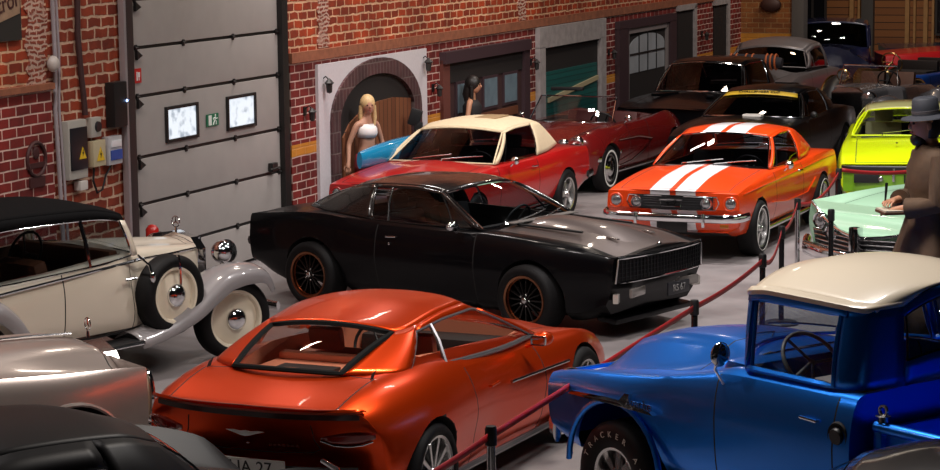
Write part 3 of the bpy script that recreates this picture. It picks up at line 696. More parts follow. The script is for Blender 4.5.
ou = arch(6.03, 1.42, 1.42, .71); outer = [(7.70, 0), (7.70, 2.15), (4.30, 2.15), (4.30, 0)]
pan.prism([(4.30, 0), (4.30, 2.15)] + [(4.30, 2.15)][:0] + [(6.03, 2.15)] + ou[10:][0:] + [(4.61, 0)], -.04, .0)
pan.prism([(7.70, 0), (7.70, 2.15), (6.03, 2.15)] + ou[:11][::-1] + [(7.45, 0)], -.04, .0)
pan.make('plaster_surround', PLASTER, d2, 0)
inn = arch(6.03, 1.40, 1.17, .53)
MB().prism([(4.61, 0)] + ou[::-1] + [(7.45, 0), (7.20, 0)] + inn + [(4.86, 0)], -.07, .0).make('brick_arch', ARCHB, d2, 0)
MB().prism([(4.86, 0)] + inn[::-1] + [(7.20, 0)], -.012, -.004).make('recess_panel', SHADE, d2, 0)
inn2 = arch(6.1, 1.05, 1.02, .50)
MB().prism([(5.0, 0), (5.0, 1.2)] + [(5.2, 1.36), (5.6, 1.5), (6.1, 1.57), (6.6, 1.58), (7.15, 1.53)] + [(7.15, 0)], -.035, -.014).make('door_leaf', WOODD, d2, 0)
d3 = bay('door_3')
rect(8.25, 11.65, 1.9, 2.06, -.10, 0).make('lintel', FRPUR, d3, 0); rect(11.42, 11.65, 0, 1.95, -.07, 0).make('jamb', FRPUR, d3, 0); rect(8.25, 8.5, 0, 1.95, -.05, 0).make('jamb', mat('jamb_brick', (.12, .03, .02), .8), d3, 0)
rect(8.5, 11.42, 0, 1.9, -.012, -.004).make('recess_panel', mat('bay_plum', (.045, .018, .018), .7), d3, 0)
rect(8.5, 11.42, 1.62, 1.9, -.03, -.012).make('lintel_shade_strip', SHADE, d3, 0)  # dark strip painting the shade below the lintel
rect(8.7, 11.2, .98, 1.10, -.04, -.012).make('rail_board', mat('rail_wood', (.14, .045, .02), .6), d3, 0)
for u in (8.75, 9.78, 10.6):
    f_ = rect(u, u + .62, 1.14, 1.62, -.035, -.012).make('window_frame', FRPUR, d3, 0); rect(u + .06, u + .56, 1.18, 1.58, -.042, -.035).make('pane', mat('bluish_pane', (.14, .20, .24), .3, noise=.5, nscale=5), f_, 0)
d4 = bay('door_4')
rect(12.07, 15.28, 1.88, 2.2, -.08, 0).make('lintel', STONEG, d4, 0); rect(12.07, 12.32, 0, 1.9, -.08, 0).make('jamb', STONEG, d4, 0); rect(15.02, 15.28, 0, 1.9, -.08, 0).make('jamb', STONEG, d4, 0)
rect(12.32, 15.02, 0, 1.88, -.012, -.004).make('recess_panel', SHADE, d4, 0)
TEAL = planks('teal_shutter', (.012, .115, .105), (.009, .09, .085), .085, 2, .45)
rect(12.45, 14.9, 0, 1.50, -.04, -.012).make('roller_shutter', TEAL, d4, 0)
MB().prism([(12.5, 1.03), (14.9, 1.22), (14.9, 1.29), (12.5, 1.10)], -.07, -.04).make('cross_bar', mat('pale_bar', (.42, .36, .22), .5), d4, 0)
d5 = bay('door_5')
rect(15.98, 19.35, 1.96, 2.10, -.08, 0).make('lintel', FRPUR, d5, 0); rect(15.98, 16.5, 0, 1.98, -.08, 0).make('jamb', FRPUR, d5, 0); rect(18.95, 19.35, 0, 1.98, -.08, 0).make('jamb', FRPUR, d5, 0)
rect(16.5, 18.95, 0, 1.96, -.012, -.004).make('recess_panel', SHADE, d5, 0)
fr = rect(16.5, 16.62, 0, 1.96, -.05, 0); fr.box((18.88, -.025, .98), (.10, .05, 1.96)).box((17.7, -.025, 1.91), (2.4, .05, .09)).make('window_frame', mat('grey_frame', (.22, .19, .19), .5), d5, 0)
wa = arch(17.75, 1.62, 1.02, .2); MB().prism([(16.73, 1.18)] + wa[::-1] + [(18.77, 1.18)], -.022, -.012).make('pane', mat('pale_pane', (.34, .37, .40), .3, noise=.3, nscale=3), d5, 0)
gb = MB()
for k in range(1, 4): gb.box((16.73 + 2.04 * k / 4, -.028, 1.5), (.03, .012, .66))
gb.box((17.75, -.028, 1.5), (2.04, .012, .03)).make('glazing_bars', DFR, d5, 0)
for i, (u0, u1) in enumerate(((19.6, 20.6), (22.05, 22.95))):
    d6 = bay('door_%d' % (6 + i)); rect(u0, u1, 0, 2.12, -.02, -.004).make('recess_panel', SHADE, d6, 0)
    rect(u1, u1 + .15, 0, 2.2, -.06, 0).make('jamb', STONEG, d6, 0); rect(u0 - .05, u1 + .15, 2.12, 2.22, -.06, 0).make('lintel', STONEG, d6, 0)
# wall lanterns
def lantern(u, z, lab, s=1.0):
    t = thing('wall_lantern', lab, 'lantern', group=None); s *= .72; t.location = on_wall(u, -.0, z); t.rotation_euler = (0, 0, WA)
    MB().box((0, -.01, .0), (.10 * s, .02, .16 * s), bev=.004).tube([(0, -.02, .05 * s), (0, -.10 * s, .10 * s), (0, -.16 * s, .04 * s)], .012 * s, 6).make('bracket', BLACK, t)
    MB().lathe([(.0, -.16 * s), (.05 * s, -.14 * s), (.06 * s, 0), (.09 * s, .02 * s), (.03 * s, .08 * s), (0, .10 * s)], 8, Matrix.Translation((0, -.16 * s, -.02)), 'Z').make('lantern_body', mat('lantern_iron', (.02, .018, .018), .5), t, smooth=20)
lantern(4.45, 1.93, 'black iron lantern on the left white pier of arched doorway'); lantern(7.58, 1.98, 'black iron lantern on the right white pier of arched doorway')
lantern(3.98, 1.62, 'dark lantern on the brick right of the grey garage door', .9); lantern(7.98, 1.60, 'dark lantern on brick between arched doorway and plum bay', .9); lantern(11.85, 1.70, 'dark lantern between the plum bay and teal shutter', .9)
lantern(15.62, 1.62, 'dark lantern right of the teal shutter bay', .9); lantern(21.25, 1.62, 'dark lantern between the two narrow dark doorways', .9)
t = tag(MB().ball((0, 0, 0), (.22, .08, .14), 12, 8).make('wall_emblem', mat('iron_emblem', (.05, .02, .015), .6), None), 'dark oval emblem high on the back brick wall', 'emblem'); t.location = bk.location + Vector((math.cos(WA - R(90)), math.sin(WA - R(90)), 0)) * .62 + Vector((-.02, -.06, 2.05)); t.rotation_euler = bk.rotation_euler

# ================================================================== MUSCLE CARS
def muscle(parent, pm, hood_m=None, trunk_m=None, roof_m=None, over=None, gover=None, gl=None, trim=CHROME, pillar_m=None):
    C = dict(x=(-2.34, 2.25), zb=[(-2.34, .34), (-1.8, .22), (1.8, .20), (2.25, .30)], wr=[(-2.34, .70), (-1.8, .80), (1.6, .80), (2.25, .74)], zr=[(-2.34, .38), (-1.8, .26), (1.8, .24), (2.25, .34)],
             wl=[(-2.34, .80), (-1.4, .86), (1.4, .86), (2.25, .80)], zl=.42, wm=[(-2.34, .83), (-1.4, .90), (0, .885), (1.4, .89), (2.25, .83)], zm=[(-2.34, .62), (0, .60), (2.25, .60)],
             ws=[(-2.34, .78), (-1.3, .84), (-.3, .82), (1.4, .83), (2.25, .79)], zs=[(-2.34, .86), (-1.3, .94), (-.5, .895), (.8, .90), (1.8, .84), (2.25, .77)],
             wh=[(-2.34, .64), (-1.2, .68), (.8, .66), (2.25, .62)], zh=[(-2.34, .87), (-1.3, .965), (.75, .93), (1.8, .87), (2.25, .78)], zc=[(-2.34, .89), (-1.4, .99), (.7, .985), (1.6, .94), (2.25, .81)],
             nose=lambda y, z: -.10 * (abs(y) / .85) ** 2.5 - (.05 if z < .5 else 0), tail=lambda y, z: .06 * (abs(y) / .85) ** 2.5 + .06 * max(0, .6 - z),
             doors=[(-.52, .72)], hood=(.85, 2.16), trunk=(-2.26, -1.62), tub=[(-1.15, .52), (-.85, .66), (.55, .66), (.72, .58)], arches=[(1.372, .37, .56), (-1.372, .37, .56)])
    C.update(over or {})
    car_body(parent, C, pm, hood_m, trunk_m)
    G = dict(belt=[(0, .74, .745, .935), (.45, -.2, .775, .925), (.78, -.98, .765, .945), (1, -1.62, .60, .985)], cant=[(0, .12, .555, 1.235), (.35, -.25, .575, 1.275), (.7, -.8, .575, 1.255), (1, -1.08, .54, 1.205)],
             gb=.66, ga=.05, crown=[(0, .05), (.5, .055), (1, .04)], divs=[(.17, .06, .012)])
    G.update(gover or {})
    return greenhouse(parent, G, roof_m or pm, pillar_m, gl, trim), C
def cabin(parent, m=INT, hr=True, x=0, y=.36, sx=-.25):
    for s in (-1, 1): seat(parent, sx + x, s * y, m=m, hr=hr)
    MB().box((sx - .85 + x, 0, .48), (.4, 1.05, .18), bev=.05).box((sx - 1.05 + x, 0, .70), (.14, 1.05, .42), (0, -.3, 0), .05).make('rear_seat', m, parent)
    dashboard(parent, .62 + x, .62, .92, INT); steering(parent, .30 + x, y, .86)

# ---------------------------------------------------------------- black coupe with a wide full-width grille
BLK = mat('black_paint', (.002, .002, .003), .3, 0, .2, .04, spec=.12)
t = thing('muscle_car', 'glossy black coupe with chrome framed grille and copper rimmed wheels', 'car', (.012, 22.89, 0), R(-38.7))
GREYSTR = stripe_paint('black_with_grey_stripes', (.0045, .0045, .006), (.10, .085, .08), .10, .34)
COPSH = mat('brown_grey_hood', (.12, .092, .085), .38, .5, .5)  # brown-grey base, raised to carry the highlight on the black car's hood
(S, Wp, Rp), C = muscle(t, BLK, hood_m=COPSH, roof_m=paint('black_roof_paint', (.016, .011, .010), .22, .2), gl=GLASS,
    over=dict(wm=[(-2.34, .83), (-1.4, .90), (0, .885), (1.4, .88), (2.25, .75)], wl=[(-2.34, .80), (-1.4, .86), (1.4, .85), (2.25, .72)], ws=[(-2.34, .78), (-1.3, .84), (-.3, .82), (1.4, .81), (2.25, .71)], x=(-2.34, 2.33), hood=(.85, 2.27), zb=[(-2.34, .34), (-1.8, .20), (1.8, .16), (2.25, .24)], zc=[(-2.34, .89), (-1.4, .99), (.7, .985), (1.6, .95), (2.25, .84)], zs=[(-2.34, .88), (-1.3, .96), (-.5, .90), (.8, .90), (1.8, .85), (2.25, .79)],
              nose=lambda y, z: -.10 * (abs(y) / .85) ** 2.2 - .10 * max(0, .58 - z) / .3, arches=[(1.372, .385, .54), (-1.372, .385, .54)]),
    gover=dict(divs=[(.165, .05, .010)], gb=.64, strim=mat('black_gloss_trim', (.01, .01, .01), .2)))
for s in (-1, 1): MB().tube([S(.55, .02, s), S(.535, .5, s), S(.52, .93, s)], .011, 6).make('window_divider', CHROME, t)
cabin(t, mat('black_seat', (.02, .018, .02), .5))
for x in (1.372, -1.372):
    for s in (-1, 1): wheel(t, x, s * .80, .335, .27, .235, 'mesh', mat('gloss_black_alloy', (.015, .013, .013), .25, .6), z=.335)
# front end
def fpt(y, z, nose, X=2.33): return X + nose(y, z)
def face(nose, X, ys, z0, z1, off, n=12):
    """strip lying on the front face"""
    return [[(X + nose(y, z0 + (z1 - z0) * j / 3) + off, y, z0 + (z1 - z0) * j / 3) for j in range(4)] for y in [ys[0] + (ys[1] - ys[0]) * k / n for k in range(n + 1)]]
nz = C['nose']
g_ = MB().grid(face(nz, 2.33, (-.69, .69), .555, .765, .012)).make('grille', mat('grille_black', (.006, .006, .008), .5), t, fix=False)
bars = MB()
for k in range(-13, 14):
    y = k * .05; bars.box((2.33 + nz(y, .66) + .02, y, .66), (.014, .006, .19))
for z in (.60, .64, .68, .72): bars.tube([(2.33 + nz(y, z) + .018, y, z) for y in [-.68 + 1.36 * k / 12 for k in range(13)]], .003, 5)
bars.make('grille_bars', mat('dark_bars', (.05, .05, .055), .35, .8), g_)
per = [(2.33 + nz(y, .775) + .022, y, .775 + .0 * abs(y)) for y in [-.70 + 1.40 * k / 14 for k in range(15)]] + [(2.33 + nz(y, .55) + .022, y, .55) for y in [.715 - 1.43 * k / 14 for k in range(15)]]
MB().tube(per, .011, 6, closed=True).make('grille_surround', CHROME, t)
MB().tube([(2.33 + nz(y, .795) + .015, y, .795) for y in [-.70 + 1.40 * k / 12 for k in range(13)]], .007, 6).make('hood_trim', DULLCHROME, t)
for s in (-1, 1):
    MB().box((2.31, s * .42, .44), (.03, .30, .09), (0, 0, -s * .15), .02).make('turn_signal', mat('smoked_lens', (.30, .27, .25), .15, .3, 1), t)
    MB().box((2.24, s * .66, .40), (.05, .10, .09), (0, 0, -s * .4), .012).make('fog_lamp', mat('small_lamp', (.65, .6, .55), .2, .2, 1), t)
MB().box((2.34, .22, .40), (.02, .36, .12), bev=.004).make('license_plate', mat('dark_plate', (.03, .03, .035), .35), t)
text('plate_lettering', 'RS 67', .09, mat('plate_grey', (.30, .29, .28), .4), basis((2.353, .22, .40), (0, 1, 0), (0, 0, 1)), t)
MB().box((2.12, 0, .18), (.22, 1.30, .05), (0, .1, 0), .02).make('front_spoiler', BLK, t)
# hood bulge
hb = MB()
prof = pchip([(.80, .005), (1.15, .05), (1.75, .035), (2.1, .002)])
zc = K(C['zc']); zh_ = K(C['zh'])
G_ = []
for i in range(19):
    x = .92 + 1.18 * i / 18; row = []
    for j in range(13):
        y = -.27 + .54 * j / 12; wv = .27; tt = 1 - (abs(y) / wv) ** 4
        base = zc(x) - (zc(x) - (.35 * zh_(x) + .65 * zc(x))) * (abs(y) / .33) ** 1.3
        row.append((x, y, base - .004 + prof(x) * max(0, tt)))
    G_.append(row)
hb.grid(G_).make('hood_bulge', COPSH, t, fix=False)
for s in (-1, 1):
    MB().box((1.30, s * .42, .957), (.75, .035, .018), (0, .03, -s * .03), .005).make('hood_vent', SEAM, t)
    MB().box((1.95, s * .30, .898), (.13, .035, .012), (0, .1, 0), .004).make('hood_latch', DULLCHROME, t)
MB().ball((2.27, 0, .845), (.02, .03, .012), 10, 6).make('hood_badge', CHROME, t)
for s in (-1, 1):
    handle(t, (-.30, s * .872, .80), s); MB().ball((-.33, s * .885, .73), (.014, .012, .014), 10, 6).make('door_lock', CHROME, t)
mirror_on_door(t, (.52, -.93, .97), CHROME, -1, .05, 'square')
MB().tube([(-2.30 + .02 * 0, y, .60 + .0) for y in [-.80 + 1.6 * k / 10 for k in range(11)]], .045, 8, flat=1.1).make('rear_bumper', CHROME, t)
MB().grid([[(-2.33 + .05 * (abs(y) / .85) ** 2.5, y, z) for z in (.66, .72, .78)] for y in [-.75 + 1.5 * k / 10 for k in range(11)]]).make('tail_light_panel', mat('tail_dark', (.04, .005, .005), .2, 0, 1), t, fix=False)
wipers(t, Wp)
MB().box((.9, 0, .985), (.10, 1.05, .01), bev=.003).make('cowl_vent', mat('cowl_grey', (.2, .19, .18), .4, .5), t)

# ---------------------------------------------------------------- orange red coupe with white stripes
def mustang_front(t, nz, pm, val_m, X=2.2, fog=True):
    g = MB().grid(face(nz, X, (-.50, .50), .60, .745, .006)).make('grille', mat('grille_dark', (.012, .012, .014), .4), t, fix=False)
    MB().tube([(X + nz(y, z) + .016, y, z) for y, z in [(-.52, .745), (-.2, .75), (.2, .75), (.52, .745), (.545, .67), (.50, .60), (.2, .595), (-.2, .595), (-.50, .60), (-.545, .67)]], .009, 6, closed=True).make('grille_surround', CHROME, t)
    gb = MB()
    for z in (.63, .66, .69, .715): gb.tube([(X + nz(y, z) + .012, y, z) for y in [-.5 + k / 8 for k in range(9)]], .0035, 5)
    gb.make('grille_bars', mat('dark_bars'), g)
    c_ = MB().tube([(X + .035, y, z) for y, z in [(-.13, .71), (.13, .71), (.115, .635), (-.115, .635)]], .008, 6, closed=True)
    c_.make('grille_corral', CHROME, t)
    hs = [(-.085, .665), (-.05, .685), (-.01, .682), (.03, .70), (.05, .715), (.075, .695), (.06, .688), (.045, .675), (.07, .655), (.05, .66), (.03, .662), (-.03, .66), (-.055, .645), (-.05, .665)]
    MB().prism([(y, z) for y, z in hs], X + .03, X + .042, 'YZ').make('horse_emblem', CHROME, t, 0)
    for s in (-1, 1):
        headlight(t, (X - .05, s * .68, .672), .085, 0, pm, LENS)
        if fog: headlight(t, (X + .03, s * .41, .672), .062, 0, CHROME, LENS)
    MB().grid([[(X + nz(y, z) - .02 * (z < .4) + .004, y, z) for z in (.36, .42, .48)] for y in [-.75 + 1.5 * k / 14 for k in range(15)]]).make('front_valance', val_m, t, fix=False)
    bar(t, 'front_bumper', [(X + .085, 0, .51), (X + .08, .35, .51), (X + .06, .62, .51), (X + .02, .76, .515), (X - .07, .825, .52), (X - .22, .84, .52)], .022, .05, CHROME)
    for s in (-1, 1): MB().tube([(X + .10, s * .40, .42), (X + .125, s * .40, .50), (X + .11, s * .40, .57)], .018, 8, flat=1.0).make('bumper_guard', CHROME, t)
    for s in (-1, 1): MB().box((X + .0, s * .62, .42), (.02, .10, .045), bev=.008).make('turn_signal', AMBER, t)
OR = (.62, .035, .006)
OR = (.74, .055, .004)
ORP = paint('orange_red_paint', OR, .28, .0); STR = stripe_paint('orange_red_white_stripes', OR, (.80, .78, .80), .035, .27)
t = thing('muscle_car', 'orange red hardtop coupe with twin white stripes and chrome bumper', 'car', (3.154, 27.85, 0), R(-113.2))
nzm = lambda y, z: -.13 * (abs(y) / .85) ** 2.0 + (.10 * max(0, abs(y) - .58) / .27 if z > .55 else 0) - .05 * max(0, .55 - z) / .2
mo = dict(x=(-2.3, 2.2), wm=[(-2.3, .78), (-1.4, .835), (0, .825), (1.4, .825), (2.2, .785)], wl=[(-2.3, .76), (-1.4, .80), (1.4, .80), (2.2, .765)], wr=[(-2.3, .68), (-1.8, .75), (1.7, .75), (2.2, .71)],
          zb=[(-2.3, .36), (-1.8, .26), (1.8, .26), (2.2, .33)], zr=[(-2.3, .40), (-1.8, .30), (1.8, .30), (2.2, .37)],
          ws=[(-2.3, .73), (-1.3, .785), (0, .775), (1.4, .77), (2.2, .765)], zs=[(-2.3, .86), (-1.4, .90), (-.5, .875), (.8, .885), (1.8, .83), (2.2, .785)],
          wh=[(-2.3, .62), (.8, .64), (2.2, .64)], zh=[(-2.3, .86), (-1.4, .925), (.75, .915), (1.8, .85), (2.2, .795)], zc=[(-2.3, .87), (-1.4, .95), (.7, .965), (1.5, .93), (2.2, .81)],
          nose=nzm, hood=(.85, 2.13), doors=[(-.45, .75)], trunk=(-2.24, -1.55), arches=[(1.43, .345, .54), (-1.372, .345, .54)], wheel_z=.33)
mg = dict(belt=[(0, .72, .715, .915), (.45, -.2, .745, .90), (.75, -.80, .74, .92), (1, -1.50, .62, .955)], cant=[(0, .10, .55, 1.235), (.35, -.25, .57, 1.275), (.7, -.72, .57, 1.26), (1, -1.02, .54, 1.215)], gb=.60, ga=.05, divs=[(.14, .05, .011)])
(S, Wp, Rp), C = muscle(t, STR, hood_m=STR, trunk_m=STR, roof_m=STR, over=mo, gover=mg, gl=glass('grey_tinted_glass', (.30, .30, .32)), pillar_m=ORP)
cabin(t, mat('black_vinyl', (.012, .012, .013), .45), hr=False)
mustang_front(t, C['nose'], ORP, STR)
MB().box((2.19, 0, .40), (.02, .36, .13), bev=.004).make('license_plate', BLACK, t)
for x in (1.43, -1.372):
    for s in (-1, 1): wheel(t, x, s * .725, .32, .22, .225, 'five', ALLOY, z=.32, white=(.255, .262))
for s in (-1, 1):
    handle(t, (-.28, s * .818, .80), s)
    MB().tube([(-1.0, s * .77, .255), (1.0, s * .77, .255)], .028, 8).make('rocker_trim', CHROME, t)
    MB().tube([(-.98, s * .836, .64), (-.6, s * .832, .50), (.3, s * .828, .50), (.95, s * .832, .56)], .008, 6).make('side_scoop_line', ORP, t)
    MB().tube([(-2.2, s * .77, .80), (-1.4, s * .818, .83), (0, s * .808, .80), (1.4, s * .808, .79), (2.0, s * .785, .77)], .007, 6).make('body_crease', ORP, t)
mirror_on_door(t, (.50, .90, .95), CHROME, 1)
wipers(t, Wp)
bar(t, 'rear_bumper', [(-2.36, 0, .52), (-2.34, .5, .52), (-2.25, .82, .52), (-2.0, .86, .52)], .022, .05, CHROME)

# ---------------------------------------------------------------- red convertible with raised beige soft top
RD = (.42, .008, .008); REDP = paint('bright_red_paint', RD, .28, 0)
t = thing('convertible_car', 'bright red convertible with beige soft top and five spoke wheels', 'car', (-.05, 28.66, 0), R(-114.6))
BEIGE = mat('beige_canvas', (.62, .50, .33), .8, noise=.12, nscale=25, bump=.1)
(S, Wp, Rp), C = muscle(t, REDP, roof_m=BEIGE, over=dict(mo), gover=dict(mg, crown=[(0, .055), (.5, .07), (1, .06)], cant=[(0, .10, .565, 1.255), (.35, -.25, .59, 1.30), (.7, -.78, .59, 1.30), (1, -1.12, .53, 1.25)], gb=.62, wtrim=BEIGE), gl=glass('grey_tinted_glass'), pillar_m=BEIGE, trim=CHROME)
cabin(t, mat('red_black_vinyl', (.03, .012, .012), .45), hr=True)
mustang_front(t, C['nose'], REDP, REDP)
for x in (1.43, -1.372):
    for s in (-1, 1): wheel(t, x, s * .725, .325, .22, .215, 'five', ALLOY, z=.325)
for s in (-1, 1):
    handle(t, (-.28, s * .818, .80), s); MB().tube([(-1.0, s * .77, .255), (1.0, s * .77, .255)], .026, 8).make('rocker_trim', CHROME, t)
mirror_on_door(t, (.50, .90, .95), CHROME, 1)
wipers(t, Wp)
bar(t, 'rear_bumper', [(-2.36, 0, .52), (-2.34, .5, .52), (-2.25, .82, .52), (-2.0, .86, .52)], .022, .05, CHROME)
MB().box((-.55, .12, 1.375), (.42, .30, .02), (0, .02, 0), .008).make('top_patch', mat('brown_patch', (.30, .20, .10), .7), t)

# ---------------------------------------------------------------- dark red open roadster
t = thing('roadster_car', 'dark red open two seat roadster with whitewall wheels and side cove', 'car', (1.76, 33.9, 0), R(-115.2))
DR = paint('deep_red_paint', (.13, .006, .006), .22, 0)
vo = dict(x=(-2.15, 2.10), zb=[(-2.15, .36), (-1.7, .24), (1.7, .24), (2.10, .34)], wr=[(-2.15, .66), (-1.6, .80), (1.6, .80), (2.10, .66)], zr=[(-2.15, .40), (-1.6, .28), (1.7, .28), (2.10, .38)],
          wl=[(-2.15, .74), (-1.3, .88), (.2, .84), (1.3, .88), (2.10, .74)], wm=[(-2.15, .76), (-1.3, .91), (0, .86), (1.3, .91), (2.10, .76)], zm=.58, ws=[(-2.15, .60), (-1.2, .72), (0, .78), (1.2, .74), (2.10, .62)],
          zs=[(-2.15, .78), (-1.3, .94), (-.5, .90), (.5, .89), (1.35, .90), (1.9, .82), (2.10, .74)], wh=[(-2.15, .45), (0, .60), (2.10, .42)], zh=[(-2.15, .78), (-1.2, .88), (.6, .90), (1.5, .83), (2.10, .72)],
          zc=[(-2.15, .80), (-1.1, .93), (.6, .95), (1.4, .90), (2.10, .74)], nose=lambda y, z: -.35 * (abs(y) / .85) ** 2.2 - .3 * abs(z - .6) ** 1.5, tail=lambda y, z: .38 * (abs(y) / .85) ** 2.2 + .2 * abs(z - .6) ** 1.5,
          doors=[(-.30, .50)], hood=(.72, 1.95), trunk=(-1.95, -1.05), tub=[(-.62, .54), (-.3, .62), (.42, .62), (.55, .55)], arches=[(1.295, .36, .56), (-1.295, .36, .56)], wheel_z=.34)
S, Wp, Rp = muscle(t, DR, over=vo, gover=dict(belt=[(0, .66, .66, .92), (1, -.4, .7, .9)], cant=[(0, .33, .60, 1.27), (1, -.4, .6, 1.2)], wbow=(.22, .20), wrise=.0, roof=False, crown=.02, gb=.5), gl=glass('pale_glass', (.75, .75, .76)))[0]
for s in (-1, 1): seat(t, -.32, s * .33, z=.34, w=.46, m=mat('dark_red_leather', (.06, .008, .008), .5), hr=False)
dashboard(t, .50, .58, .88); steering(t, .20, .33, .84, .2, BLACK)
for x in (1.295, -1.295):
    for s in (-1, 1): wheel(t, x, s * .78, .335, .17, .20, 'fullcap', ALLOY, z=.335, white=(.235, .262))
for s in (-1, 1):
    headlight(t, (1.86, s * .60, .74), .085, s * .1); headlight(t, (1.95, s * .42, .72), .075, 0)
    co = [(1.02, .72), (.2, .70), (-.35, .62), (.0, .48), (.55, .38), (1.02, .35)]
    MB().tube([(x, s * (.885 + .015 * (x > .5)), z) for x, z in co], .010, 6, closed=False).make('cove_trim', CHROME, t)
    MB().tube([(-.95, s * .80, .26), (.95, s * .80, .26)], .035, 8).make('rocker_trim', CHROME, t)
    MB().ball((.98, s * .91, .55), (.02, .015, .035), 8, 6).make('fender_badge', CHROME, t)
bar(t, 'front_bumper', [(2.08, .12, .48), (2.02, .40, .48), (1.86, .70, .49), (1.62, .86, .50)], .022, .05, CHROME)
bar(t, 'rear_bumper', [(-2.16, .12, .50), (-2.08, .45, .50), (-1.86, .76, .51)], .022, .05, CHROME)
MB().grid([[(2.10 - .3 * (y / .5) ** 2 * .4, y, z) for z in (.50, .58, .66)] for y in [-.45 + .9 * k / 10 for k in range(11)]]).make('grille', DULLCHROME, t, fix=False)
mirror_on_door(t, (.52, .84, .98), CHROME, 1); mirror_on_door(t, (.52, -.84, .98), CHROME, -1)
MB().box((-.02, -.33, 1.34), (.10, .5, .05), (0, 0, .1), .02).make('sun_visor', BLACK, t)

# ---------------------------------------------------------------- metallic orange fastback grand tourer
t = thing('sports_car', 'metallic orange fastback coupe with winged tail badge and peach interior', 'car', (-.53, 16.21, 0), R(66.0))
OM = mat('copper_orange_metallic', (.82, .060, .002), .30, .80, .4, .03, noise=.03, nscale=3)
OM.node_tree.nodes['Principled BSDF'].inputs['Coat IOR'].default_value = 1.3
ao = dict(x=(-2.20, 2.30), step=.06, zb=[(-2.20, .34), (-1.7, .20), (1.9, .17), (2.42, .24)], wr=[(-2.20, .72), (-1.3, .84), (0, .80), (1.4, .82), (2.42, .55)], zr=[(-2.20, .42), (-1.5, .24), (1.9, .22), (2.42, .32)],
          wl=[(-2.20, .84), (-1.3, .92), (-.2, .85), (1.3, .91), (2.0, .84), (2.42, .60)], zl=.44, wm=[(-2.20, .84), (-1.35, .955), (-.1, .875), (1.3, .93), (2.0, .84), (2.42, .60)], zm=[(-2.2, .66), (0, .60), (2.42, .50)],
          ws=[(-2.20, .74), (-1.4, .84), (-.6, .80), (.6, .78), (1.4, .80), (2.0, .70), (2.42, .46)], zs=[(-2.20, .86), (-1.7, .90), (-1.2, .935), (-.6, .90), (.4, .84), (1.35, .82), (1.9, .72), (2.42, .56)],
          wh=[(-2.20, .60), (-1.4, .62), (.6, .62), (1.6, .56), (2.42, .34)], zh=[(-2.20, .90), (-1.6, 1.00), (-1.2, 1.02), (.8, .89), (1.4, .82), (2.0, .69), (2.42, .56)],
          zc=[(-2.20, .915), (-1.7, 1.01), (-1.2, 1.06), (.85, .94), (1.5, .86), (2.1, .70), (2.42, .57)],
          nose=lambda y, z: -.25 * (abs(y) / .7) ** 2, nose_len=.4, tail=lambda y, z: .22 * (abs(y) / .85) ** 2.6 + .30 * max(0, .80 - z) ** 1.3 * .8, tail_len=.45,
          doors=[(-.62, .62)], hood=(.98, 2.2), tub=[(-1.58, .40), (-1.1, .52), (-.7, .62), (.5, .64), (.85, .56)], arches=[(1.37, .385, .58), (-1.37, .385, .58)], wheel_z=.34, int_m=TANLEATHER)
GREYT = mat('satin_grey_trim', (.22, .21, .22), .35, .7)
(S, Wp, Rp), C = muscle(t, OM, over=ao, gl=glass('clear_glass', (.78, .76, .74)), trim=BLACK,
    gover=dict(belt=[(0, .78, .735, .885), (.30, .15, .765, .90), (.62, -.85, .735, .955), (.74, -1.34, .70, .985), (1, -1.66, .40, 1.015)],
               cant=[(0, .12, .49, 1.185), (.25, -.10, .53, 1.235), (.5, -.42, .54, 1.24), (.76, -.86, .53, 1.20), (1, -1.0, .47, 1.185)],
               gb=.72, ga=.03, gv=.86, bulge=.02, crown=[(0, .05), (.5, .055), (1, .05)], divs=[(.60, .62, .016)], wbow=(.20, .14), rbow=(.10, .03), rtk=2.4, rtrim=mat('window_ceramic_black', (.003, .003, .003), .7, spec=.1), rbul=.015, strim=GREYT, strim_r=.011))
seat(t, .0, .36, .28, m=TANLEATHER); seat(t, .0, -.36, .28, m=TANLEATHER); dashboard(t, .75, .60, .84); steering(t, .42, .36, .80)
MB().box((-.72, 0, .62), (.30, 1.05, .45), (0, -.2, 0), .08).make('rear_seat', TANLEATHER, t)
sh = MB().box((-1.25, 0, .945), (.62, .80, .04), bev=.015).make('parcel_shelf', TANLEATHER, t); MB().box((-1.40, 0, .975), (.22, .42, .03), bev=.01).make('shelf_speaker', mat('shelf_dark', (.03, .02, .02), .6), sh)
MB().box((-1.02, 0, .99), (.10, .76, .05), bev=.02).make('shelf_edge', TANLEATHER, sh)
for x, yy in ((1.37, .80), (-1.37, .815)):
    for s in (-1, 1): wheel(t, x, s * yy, .345, .24, .255, 'multi', ALLOY, z=.345)
